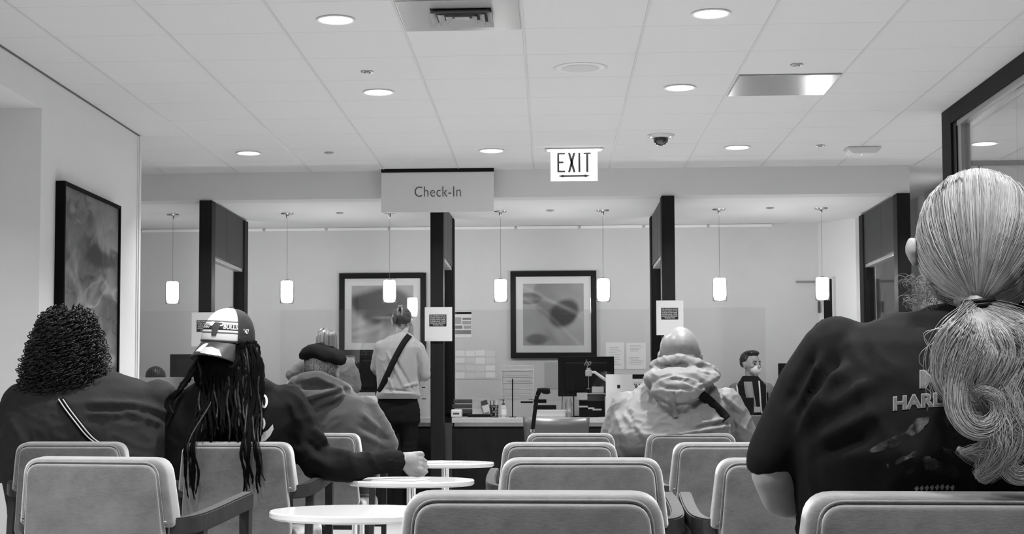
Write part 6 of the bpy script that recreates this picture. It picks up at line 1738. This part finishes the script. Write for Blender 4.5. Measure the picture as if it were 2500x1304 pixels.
for i in range(9000):
    while True:
        d = V(rnd.gauss(0, 1), rnd.gauss(0, 1), rnd.gauss(0, 1)).normalized()
        if d.z > -.45 + .25*d.y and d.y < .75 and not (abs(d.x) > .8 and d.y > .0 and d.z < -.05): break
    off_ = rnd.uniform(-.9, .9); amp = rnd.uniform(0, .0015); ph = rnd.uniform(0, 6.3); k0 = rnd.uniform(.993, 1.005); pts = []
    clump = noise.noise(Vector((d.x*7, d.y*7, d.z*7))); clump2 = noise.noise(Vector((d.x*14+3, d.y*14, d.z*14)))
    for k in range(12):
        s = k/11; u = slerp(d, td, s*.985); 
        kk = k0*(1-s**3) + (s**3)*tk*1.0
        p = scalp(u, kk); p = p.lerp(tie, max(0, s-.80)/.20*.85)
        p += V(amp*math.sin(9*s+ph)+.010*clump*math.sin(3.1*s)+.005*clump2*math.sin(6.2*s), .004*clump2*math.sin(6.2*s), amp*math.cos(7*s+ph)); pts.append(tuple(p))
    paths.append(pts); rad.append(rnd.uniform(.0004, .0008))
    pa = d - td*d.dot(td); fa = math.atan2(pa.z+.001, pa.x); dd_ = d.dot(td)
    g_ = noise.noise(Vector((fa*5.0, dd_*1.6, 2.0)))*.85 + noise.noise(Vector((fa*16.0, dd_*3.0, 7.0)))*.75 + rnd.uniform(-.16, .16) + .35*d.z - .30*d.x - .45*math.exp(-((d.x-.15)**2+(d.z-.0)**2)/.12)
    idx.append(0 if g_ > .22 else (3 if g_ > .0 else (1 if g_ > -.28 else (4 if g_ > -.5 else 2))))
# fine curls at the nape
for i in range(420):
    x = rnd.choice([rnd.uniform(2205, 2345), rnd.uniform(2425, 2520)]); y = rnd.uniform(672, 745); D_ = DHp-.045
    c = P(x, y, D_); r = rnd.uniform(.004, .010); ph = rnd.uniform(0, 6); n = 12
    paths.append([tuple(c+V(r*math.cos(ph+k*.55)+k*.0012*math.cos(ph), -.01+.004*math.sin(k), r*math.sin(ph+k*.55)-k*.0008)) for k in range(n)]); rad.append(.00038); idx.append(rnd.choice([0, 1, 1, 2]))
M_h4, M_h5 = hair_mat('pale_ash_hair', .29, .5, .25), hair_mat('dark_ash_hair', .16, .5, .25)
strands('hair', paths, rad, [M_h1, M_h2, M_h3, M_h4, M_h5], pH, 3, idx)
# hair tie
bm = B()
for dz, r in ((.006, .021), (-.001, .023), (-.008, .0215)):
    tube(bm, [tie+V(r*math.cos(a)*1.25, r*math.sin(a)*.95-.004, dz+.12*r*math.cos(a)) for a in np.linspace(0, math.tau, 26)], .0042, 8)
obj('hair_tie', bm, M_black, pH, True)
# ponytail in locks
paths = []; rad = []; idx = []
def lock(ctrl, n_str, w0, w1, w2, shade=(0, 0, 0, 1), dep=.6, r=.00042, nn=28):
    n_str = int(n_str*3.4)
    """ctrl: (px, py, D); a lock of strands of width w0 > w1 > w2 in metres along it"""
    c = [P(x, y, D_) for x, y, D_ in spline(ctrl, nn)]
    for i in range(n_str):
        a = rnd.uniform(0, math.tau); q = abs(rnd.gauss(0, .62)); e0 = rnd.uniform(.70, 1.0); tw = rnd.uniform(-1.2, 1.2); ph = rnd.uniform(0, 6.3); am = rnd.uniform(0, .0028)
        pts = []
        m_ = max(8, int(nn*e0))
        for k in range(m_):
            s = k/(nn-1); w = np.interp(s, [0, .25, .6, 1], [w0, w1, w1*.85, w2])
            t = (c[min(k+1, nn-1)]-c[max(k-1, 0)]).normalized(); sd = t.cross(V(0, 1, 0))
            sd = sd.normalized() if sd.length > 1e-3 else V(1, 0, 0)
            pts.append(tuple(c[k] + sd*(w*q*math.cos(a+tw*s)) + V(0, 1, 0)*(w*dep*q*math.sin(a+tw*s)) + sd*am*math.sin(11*s+ph) ))
        paths.append(pts); rad.append(r*rnd.uniform(.7, 1.4)); gg = noise.noise(Vector((a*2.2+ctrl[0][0]*.1+len(ctrl), q*4, ctrl[1][1]*.3)))*1.3 + rnd.uniform(-.15, .15); idx.append((0, 0, 3, 1, 4)[min(4, max(0, int(2-gg*3.4)))])
D0 = DHp-.135; D1 = DHp-.27; D2 = DHp-.285
lock([(2388, 752, D0), (2350, 800, D1), (2312, 860, D2), (2310, 930, D2), (2345, 980, D2), (2370, 1010, D2)], 260, .012, .020, .006, (0, 0, 1))
lock([(2388, 752, D0), (2390, 810, D1), (2365, 870, D2-.01), (2345, 930, D2-.01), (2375, 975, D2-.01), (2420, 985, D2)], 320, .014, .026, .008, (0, 0, 0, 1))
lock([(2390, 752, D0), (2425, 800, D1), (2450, 860, D2-.01), (2425, 920, D2-.015), (2400, 965, D2-.01), (2420, 1030, D2)], 320, .014, .028, .010, (0, 0, 1))
lock([(2392, 752, D0), (2450, 800, D1), (2500, 850, D2), (2510, 910, D2), (2478, 960, D2), (2470, 1010, D2), (2500, 1050, D2)], 320, .014, .026, .010, (0, 0, 1))
lock([(2392, 754, D0), (2470, 790, D1+.02), (2530, 860, D2), (2540, 940, D2), (2520, 1010, D2), (2530, 1080, D2)], 240, .012, .022, .008, (0, 1))
lock([(2386, 754, D0), (2340, 790, D1+.02), (2306, 840, D2+.02), (2318, 900, D2+.02), (2312, 960, D2+.02), (2335, 1035, D2+.01), (2362, 1050, D2)], 60, .010, .010, .002, (0, 1, 1))
# the rolled loop at the left and the sweep beneath it
lock([(2352, 890, D2-.01), (2338, 940, D2-.015), (2340, 1000, D2-.02), (2368, 1040, D2-.025), (2410, 1046, D2-.025), (2440, 1015, D2-.025), (2436, 972, D2-.025), (2400, 955, D2-.02), (2372, 972, D2-.015)], 300, .014, .013, .009, (0, 0, 1), nn=44)
lock([(2440, 950, D2-.02), (2465, 1000, D2-.02), (2452, 1045, D2-.02), (2420, 1085, D2-.01), (2385, 1115, D2), (2330, 1090, D2+.01)], 200, .020, .016, .003, (0, 1))
lock([(2450, 1000, D2-.02), (2462, 1050, D2-.02), (2450, 1100, D2-.02), (2420, 1140, D2-.01), (2378, 1168, D2)], 300, .016, .024, .006, (0, 0, 1))
lock([(2430, 1050, D2-.02), (2440, 1090, D2-.02), (2425, 1130, D2-.01), (2405, 1165, D2), (2398, 1182, D2)], 200, .012, .018, .003, (0, 0, 1))
lock([(2440, 1060, D2-.02), (2420, 1090, D2-.02), (2385, 1098, D2-.01), (2340, 1105, D2)], 130, .010, .010, .001, (1, 0))
lock([(2488, 900, D2-.01), (2462, 950, D2-.02), (2460, 1000, D2-.025), (2485, 1042, D2-.025), (2525, 1052, D2-.02), (2552, 1020, D2-.02), (2545, 975, D2-.02)], 260, .010, .014, .010, (0, 0, 1), nn=40)
loop3 = [(2492+32*math.cos(a), 1125+36*math.sin(a), D2-.015) for a in np.linspace(3.6, -2.4, 14)]
lock(loop3, 220, .010, .012, .006, (1, 0), nn=40)
lock([(2500, 1040, D2-.02), (2470, 1030, D2-.02), (2455, 1060, D2-.02), (2480, 1090, D2-.02), (2530, 1100, D2-.01)], 180, .010, .014, .006, (0, 1))
for i in range(36):
    x0 = rnd.uniform(2340, 2440); x1 = rnd.choice([rnd.uniform(2255, 2310), rnd.uniform(2500, 2560)])
    y1 = rnd.uniform(830, 960)
    paths.append([tuple(P(x, y, d)) for x, y, d in spline([(2388, 755, D0), ((x0+x1)/2, 795, D1), (x1, y1-30, D2), (x1+rnd.uniform(-14, 14), y1, D2), (x1+rnd.uniform(-10, 30), y1+rnd.uniform(10, 50), D2)], 18)]); rad.append(.0006); idx.append(0)
strands('ponytail', paths, rad, [M_h1, M_h2, M_h3, M_h4, M_h5], pH, 3, idx)
bm = B(); limb(bm, [(P(2390, 770, D0-.02), .012), (P(2392, 805, D1+.025), .026), (P(2405, 870, D2+.030), .054), (P(2425, 930, D2+.030), .052), (P(2450, 1010, D2+.032), .040), (P(2450, 1090, D2+.032), .024)])
skin_over('ponytail_core', bm, .006, 3, M_h2, pH, ripple=.004, rscale=(60, 60, 8))
